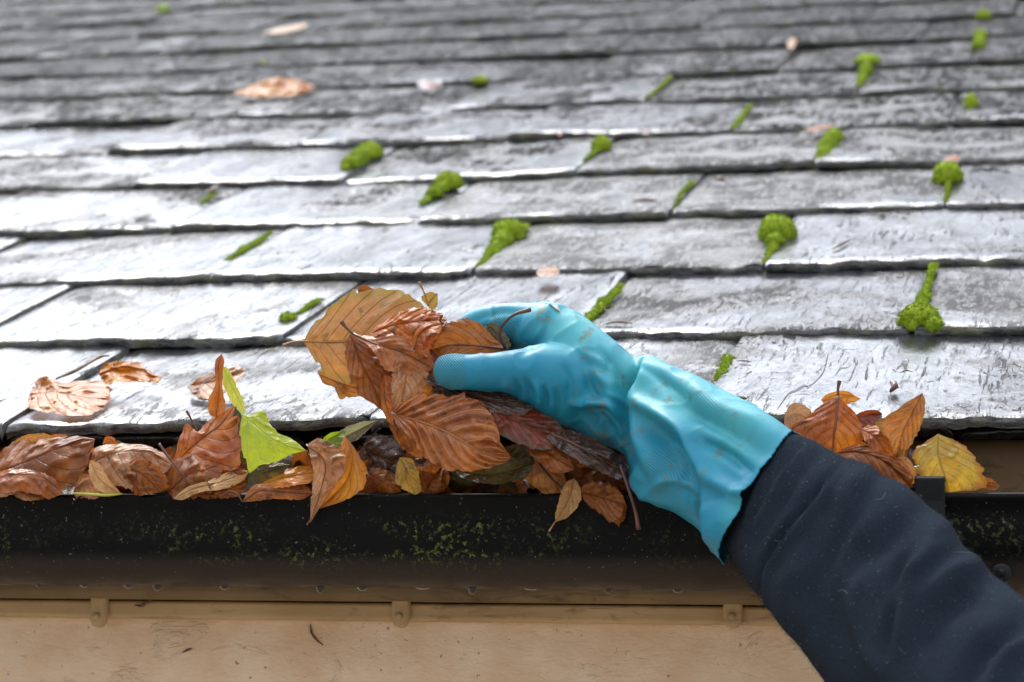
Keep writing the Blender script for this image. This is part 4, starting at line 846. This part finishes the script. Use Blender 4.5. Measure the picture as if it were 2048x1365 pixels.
def fold(folds, co, no):
    """co, no: arrays in world space; each fold = (polyline px, width px, amplitude mm, side) moves the skin in or out along its normal"""
    q = (co - np.array(CAM)) @ np.array(CW); px = 1024 - q[:, 0] / q[:, 2] * FPX; py = 682.5 + q[:, 1] / q[:, 2] * FPX
    vd = np.array(CAM) - co; vd /= np.linalg.norm(vd, axis=1)[:, None]; fc = np.clip((no * vd).sum(1) * 3 + .6, 0, 1)
    disp = np.zeros(len(co))
    for pts, wd, amp in folds:
        P = cr([(a, b) for a, b in pts], 40); best = np.full(len(co), 1e9); tt = np.zeros(len(co))
        for i in range(39):
            a, b = P[i], P[i + 1]; ab = b - a; t = np.clip(((px - a[0]) * ab[0] + (py - a[1]) * ab[1]) / (ab @ ab), 0, 1)
            d_ = np.hypot(px - a[0] - t * ab[0], py - a[1] - t * ab[1]); m = d_ < best; best[m] = d_[m]; tt[m] = (i + t[m]) / 39
        disp += FA * amp * .001 * np.exp(-(best / wd) ** 2) * np.sin(np.pi * np.clip(tt * .9 + .05, 0, 1)) ** .5 * fc
    return disp, px, py
def getco(me):
    n = len(me.vertices); c = np.empty(n * 3); me.vertices.foreach_get('co', c); no = np.empty(n * 3); me.vertices.foreach_get('normal', no)
    return c.reshape(-1, 3), no.reshape(-1, 3)
co_, no_ = getco(me); cw = co_ + np.array(PO)
GF = [([(1270, 728), (1262, 755), (1249, 792)], 5, -3.5), ([(1178, 822), (1212, 822), (1236, 852), (1247, 895)], 7, -3), ([(1215, 790), (1240, 800), (1252, 820)], 7, 2.2), ([(1155, 700), (1200, 725), (1240, 745)], 9, 1.2), ([(1290, 990), (1340, 960), (1390, 980)], 9, 2.5), ([(1272, 722), (1266, 745), (1254, 780), (1246, 825), (1250, 880), (1262, 940)], 11, -6.5), ([(1290, 722), (1275, 760), (1262, 788)], 14, 2),
      ([(1262, 788), (1290, 812), (1340, 842), (1372, 868), (1395, 915), (1425, 955), (1470, 985)], 15, 6), ([(1268, 830), (1288, 890), (1310, 950)], 16, 4), ([(1300, 850), (1345, 910), (1370, 970)], 24, -6.5),
      ([(1150, 812), (1190, 806), (1222, 815), (1238, 850), (1244, 890)], 10, 4.5), ([(1170, 840), (1200, 840), (1224, 880)], 18, -4), ([(1225, 730), (1245, 760), (1240, 790)], 12, -3.5),
      ([(1190, 745), (1215, 770), (1220, 795)], 11, 2.5), ([(1176, 760), (1185, 785), (1200, 800)], 8, -2), ([(1052, 760), (1060, 785), (1058, 805)], 6, -1.6), ([(1070, 765), (1078, 790), (1076, 812)], 6, 1.6), ([(1088, 775), (1092, 800), (1090, 822)], 5, -1.8),
      ([(1030, 762), (1036, 780), (1034, 795)], 6, -1.2), ([(1008, 765), (1012, 780)], 6, .9), ([(1090, 640), (1075, 680), (1045, 705)], 10, -1.6), ([(1100, 606), (1085, 650), (1060, 690)], 5, .9),
      ([(1380, 770), (1430, 815), (1500, 845), (1560, 880)], 20, 3), ([(1320, 760), (1380, 820), (1450, 860), (1520, 905)], 16, -3), ([(1405, 885), (1450, 905), (1495, 940)], 12, -3.5), ([(1412, 960), (1425, 1020), (1440, 1090)], 14, 4), ([(1395, 1000), (1400, 1045)], 8, -2.5),
      ([(1440, 1000), (1450, 1040), (1445, 1090)], 26, 4), ([(1492, 978), (1486, 1000)], 14, 4), ([(980, 612), (985, 640)], 5, -1.0), ([(1128, 735), (1140, 760), (1140, 800)], 8, -1.2), ([(1112, 780), (1116, 812), (1112, 838)], 6, -1.3), ([(1200, 700), (1216, 725), (1212, 750)], 6, -1.2), ([(1290, 740), (1330, 760), (1380, 800)], 8, -1.4), ([(1240, 900), (1262, 935), (1290, 965)], 9, 2), ([(1330, 890), (1350, 930), (1352, 975)], 8, 1.6), ([(955, 640), (1000, 625), (1040, 625)], 9, -1.0), ([(1240, 940), (1290, 985), (1340, 1010)], 10, 2), ([(1130, 800), (1180, 860), (1230, 885)], 22, -2.5)]
d_, px_, py_ = fold(GF, cw, no_)
ns_ = np.array([noise.fractal(Vector(c) * 22, 1, 2, 3) + .5 * noise.noise(Vector(c) * 60) + 1.1 * max(0, 1 - 3.5 * abs(noise.noise(Vector((c[0] * 30, c[1] * 30, c[2] * 30))))) ** 2 for c in cw]) * .0008
co_ = co_ + no_ * (d_ + ns_)[:, None]
me.vertices.foreach_set('co', co_.ravel())
# grip texture areas, worn and painted-lit pale areas, planar uv for the grip dots
grip = np.zeros(len(co_)); wear_lit = np.zeros(len(co_))
def blob(x, y, rx, ry): return np.clip(1.4 - np.hypot((px_ - x) / rx, (py_ - y) / ry), 0, 1) 
grip = np.clip(blob(892, 745, 44, 40) * 4, 0, 1) * (px_ < 928) + np.clip(blob(1030, 668, 42, 45) * 4, 0, 1) * (py_ > 632) * (cw[:, 1] > YR + .008) + .5 * np.clip(blob(1330, 940, 34, 44) * 2, 0, 1) + .4 * np.clip(blob(1425, 815, 50, 16) * 2, 0, 1)
wear_lit = .9 * blob(1150, 660, 80, 50) + .8 * blob(1260, 735, 70, 50) + .9 * blob(1400, 800, 130, 60) + .7 * blob(1500, 870, 80, 60) + .5 * blob(1480, 1030, 20, 50) + .35 * blob(1000, 618, 90, 16) + .15  # worn pale patches, with the lit upper facets painted in
for nme, arr in (('grip', np.clip(grip, 0, 1)), ('wear_lit', np.clip(wear_lit, 0, 1))):
    at = me.attributes.new(nme, 'FLOAT', 'POINT'); at.data.foreach_set('value', arr.astype(np.float32))
uvl = me.uv_layers.new(name='UVMap'); vi = np.empty(len(me.loops), dtype=np.int32); me.loops.foreach_get('vertex_index', vi)
cx_ = cw[:, 0] * 1000 / 2.0; cz_ = cw[:, 2] * 1000 / 2.0
uvl.data.foreach_set('uv', np.stack([(cx_ + cz_)[vi], (cx_ - cz_)[vi]], 1).astype(np.float32).ravel())
# open the cuff along its slanted hem, then give the rubber thickness
bm = bmesh.new(); bm.from_mesh(me); bm.verts.ensure_lookup_table()
hem = [(1600, 840), (1586, 862), (1560, 895), (1520, 945), (1501, 980), (1480, 1035), (1437, 1127), (1420, 1170)]
hx = np.interp(py_, [h[1] for h in hem], [h[0] for h in hem])
front = (((np.array(CAM) - cw) * no_).sum(1) > 0)
kill = px_ > np.where(front, hx, hx + 14)
bmesh.ops.delete(bm, geom=[bm.verts[i] for i in np.nonzero(kill)[0]], context='VERTS')
be = [e for e in bm.edges if e.is_boundary]
bmesh.ops.smooth_vert(bm, verts=list({q for e in be for q in e.verts}), factor=.5, use_axis_x=True, use_axis_y=True, use_axis_z=True)
bm.to_mesh(me); bm.free(); me.polygons.foreach_set('use_smooth', np.ones(len(me.polygons), dtype=bool))
so_ = gl.modifiers.new('thickness', 'SOLIDIFY'); so_.thickness = .0008; so_.offset = -1
# torn knuckle: the pale lining showing
kn = [(1090, 604), (1104, 602), (1118, 612), (1122, 622), (1110, 618), (1098, 610)]
vv_ = [W(x, y, 4 + 0 * i) for i, (x, y) in enumerate(kn)]
def surf(x, y):                                             # nearest glove skin point seen at a pixel
    m = np.hypot(px_ - x, py_ - y) < 5; m &= front
    if not m.any(): m = np.hypot(px_ - x, py_ - y) < 14
    i = np.nonzero(m)[0]; dd = ((cw[i] - np.array(CAM)) ** 2).sum(1); return Vector(co_[i[dd.argmin()]]) + PO
cen = surf(1106, 612); ring_ = [surf(x, y) for x, y in kn]
v, f = [], []
for k_, r_ in enumerate((1.0, .85, .4)):
    for p in ring_: v.append(cen.lerp(p, r_) + VD * (.0006 + .0006 * k_) + Vector((0, 0, .0004)))
for k_ in range(2):
    for i in range(6): a, b = k_ * 6 + i, k_ * 6 + (i + 1) % 6; f.append((a, b, b + 6, a + 6))
f.append(tuple(12 + i for i in range(6)))
o = mesh('torn_patch', v, f, flat_mat('pale_lining', (.62, .55, .46), .7, (.5, .36, .28), 300), parent=person)
wm_ = o.matrix_world; o.parent = gl; o.matrix_local = Matrix.Identity(4)

# sleeve
FA = 1.7
SEG = 160; NR = 190
rs = sections([(1556, 876, 1432, 1060, 52, 34), (1580, 868, 1443, 1095, 57, 45), (1626, 884, 1474, 1142, 64, 56), (1690, 918, 1512, 1198, 72, 60), (1740, 940, 1548, 1243, 82, 64), (1812, 980, 1596, 1304, 98, 68), (1880, 1040, 1648, 1366, 112, 72), (1935, 1108, 1706, 1440, 128, 76), (2048, 1196, 1800, 1545, 155, 80), (2240, 1320, 1990, 1700, 210, 84), (2600, 1560, 2330, 1950, 300, 86), (3000, 1850, 2700, 2280, 390, 86)], NR, SEG, 2.1)
# rolled hem: the first rings turn back inside the sleeve
c0 = sum(rs[0], Vector()) / SEG; c9 = sum(rs[12], Vector()) / SEG
inn = []
for dpt, s_ in ((.03, .86), (.012, .93), (.002, .965), (-.0015, .99)):
    ax = (c9 - c0).normalized(); inn.append([c0 + (p - c0) * s_ + ax * dpt for p in rs[0]])
rs = inn + rs
v, f = [], []; ringmesh(rs, v, f, cap=False)
f.append(tuple((len(rs) - 1) * SEG + k for k in range(SEG)))
uv = [(i / 60 * 10, k / SEG * 3) for i in range(len(rs)) for k in range(SEG)]
sl = mesh('sleeve', v, f, MFL, parent=person, uvs=uv); me = sl.data
co_, no_ = getco(me); cw = co_ + np.array(PO)
# make normals point outwards for the displacement
ctr = np.repeat(np.array([list(sum(r_, Vector()) / SEG) for r_ in rs]), SEG, axis=0)
sg = np.sign(((cw - ctr) * no_).sum(1)); sg[sg == 0] = 1; no_ = no_ * sg[:, None]
SF = [([(1760, 955), (1730, 1010), (1660, 1090), (1620, 1180), (1622, 1260)], 14, -2), ([(1900, 1085), (1840, 1130), (1790, 1180), (1760, 1250)], 12, 2.2), ([(1720, 1130), (1700, 1200), (1720, 1290), (1760, 1350)], 14, 2.4), ([(1588, 876), (1545, 915), (1505, 975), (1478, 1050)], 4, 1.6), ([(1690, 925), (1640, 975), (1570, 1060), (1530, 1130), (1518, 1200)], 6, -3.2), ([(1702, 928), (1655, 980), (1585, 1065), (1543, 1135), (1532, 1210)], 10, 2.6),
      ([(1625, 890), (1580, 930), (1530, 1000), (1500, 1060)], 7, 2.2), ([(1608, 885), (1560, 930), (1515, 995), (1485, 1070)], 5, -2.2), ([(1650, 905), (1600, 950), (1550, 1020), (1510, 1100)], 7, -1.6),
      ([(1850, 1020), (1790, 1060), (1720, 1110), (1690, 1160)], 30, -5), ([(1880, 1060), (1830, 1120), (1800, 1200), (1795, 1290)], 26, 5), ([(1840, 1080), (1805, 1130), (1785, 1210), (1775, 1300)], 16, -5),
      ([(1980, 1150), (1930, 1180), (1870, 1230), (1830, 1300)], 28, -5), ([(1960, 1130), (1900, 1150), (1850, 1190)], 22, 5), ([(2060, 1230), (2000, 1270), (1960, 1310), (1930, 1380)], 22, -6), ([(2080, 1280), (2020, 1320), (1990, 1380)], 20, 6), ([(1740, 940), (1700, 985), (1690, 1020)], 24, 3.5), ([(1600, 1120), (1570, 1180), (1580, 1250)], 26, 3), ([(1660, 1040), (1640, 1110), (1650, 1200), (1690, 1290)], 34, -4)]
d_, px_, py_ = fold(SF, cw, no_)
ns_ = np.array([noise.fractal(Vector(c) * 9, 1, 2, 3) * .0045 + noise.noise(Vector(c) * 34) * .0014 + .0016 * noise.noise(Vector(c) * 20) for c in cw])
m_in = np.arange(len(cw)) < SEG * 4; ns_[m_in] *= .2; d_[m_in] = 0
co_ = co_ + no_ * (d_ + ns_)[:, None]; me.vertices.foreach_set('co', co_.ravel()); me.update()
cw = co_ + np.array(PO)
# fleece fuzz
rngp = np.random.default_rng(3); v, f = [], []
vis = np.nonzero((px_ > 1440) & (px_ < 2120) & (py_ < 1440) & (~m_in))[0]
for i in rngp.choice(vis, 22000):
    p = Vector(cw[i]) + Vector(rngp.normal(0, .0012, 3)); n_ = (Vector(no_[i]) + Vector(rngp.normal(0, .8, 3))).normalized(); s_ = n_.orthogonal().normalized() * .00009; L = rngp.uniform(.0008, .0022)
    a = len(v); v += [p - s_ - n_ * .0006, p + s_ - n_ * .0006, p + n_ * L]; f.append((a, a + 1, a + 2))
MFZ = flat_mat('fleece_fibre', (.017, .024, .033), .95, (.009, .013, .019))
o = mesh('fuzz', v, f, MFZ, parent=person, smooth=False); o.parent = sl; o.matrix_local = Matrix.Identity(4); o['kind'] = 'stuff'
v, f = [], []
frontm = ((np.array(CAM) - cw) * no_).sum(1) > 0
for i in rngp.choice(np.nonzero(frontm & (px_ > 1480) & (px_ < 2060) & (py_ < 1400) & ~m_in)[0], 300):
    p = Vector(cw[i]) + Vector(no_[i]) * .0008; d1 = Vector(rngp.normal(0, 1, 3)).normalized(); L = rngp.uniform(.0002, .0009)
    tube([p, p + d1 * L, p + d1 * L * 1.4 + Vector(rngp.normal(0, .0004, 3))], rngp.uniform(.00008, .00018), 5, v, f)
def sf2(x, y, h=.001):
    m = (np.hypot(px_ - x, py_ - y) < 9) & frontm; i = np.nonzero(m)[0]
    if not len(i): return W(x, y, 140)
    return Vector(cw[i].mean(0)) + Vector(no_[i[0]]) * h
for pts in ([(1536, 1075), (1555, 1082), (1576, 1073)], [(1968, 1318), (1975, 1300), (1995, 1294), (2020, 1300), (2035, 1310)], [(1665, 1178), (1680, 1178), (1697, 1190)], [(1905, 1108), (1920, 1110), (1938, 1114)], [(1800, 1300), (1812, 1310)], [(1750, 1005), (1765, 1005), (1770, 995)]):
    tube([sf2(*p) for p in pts], .00012, 5, v, f, cr_n=14)
o = mesh('lint', v, f, flat_mat('lint', (.17, .17, .18), .8, (.11, .11, .12)), parent=person); o.parent = sl; o.matrix_local = Matrix.Identity(4); o['kind'] = 'stuff'
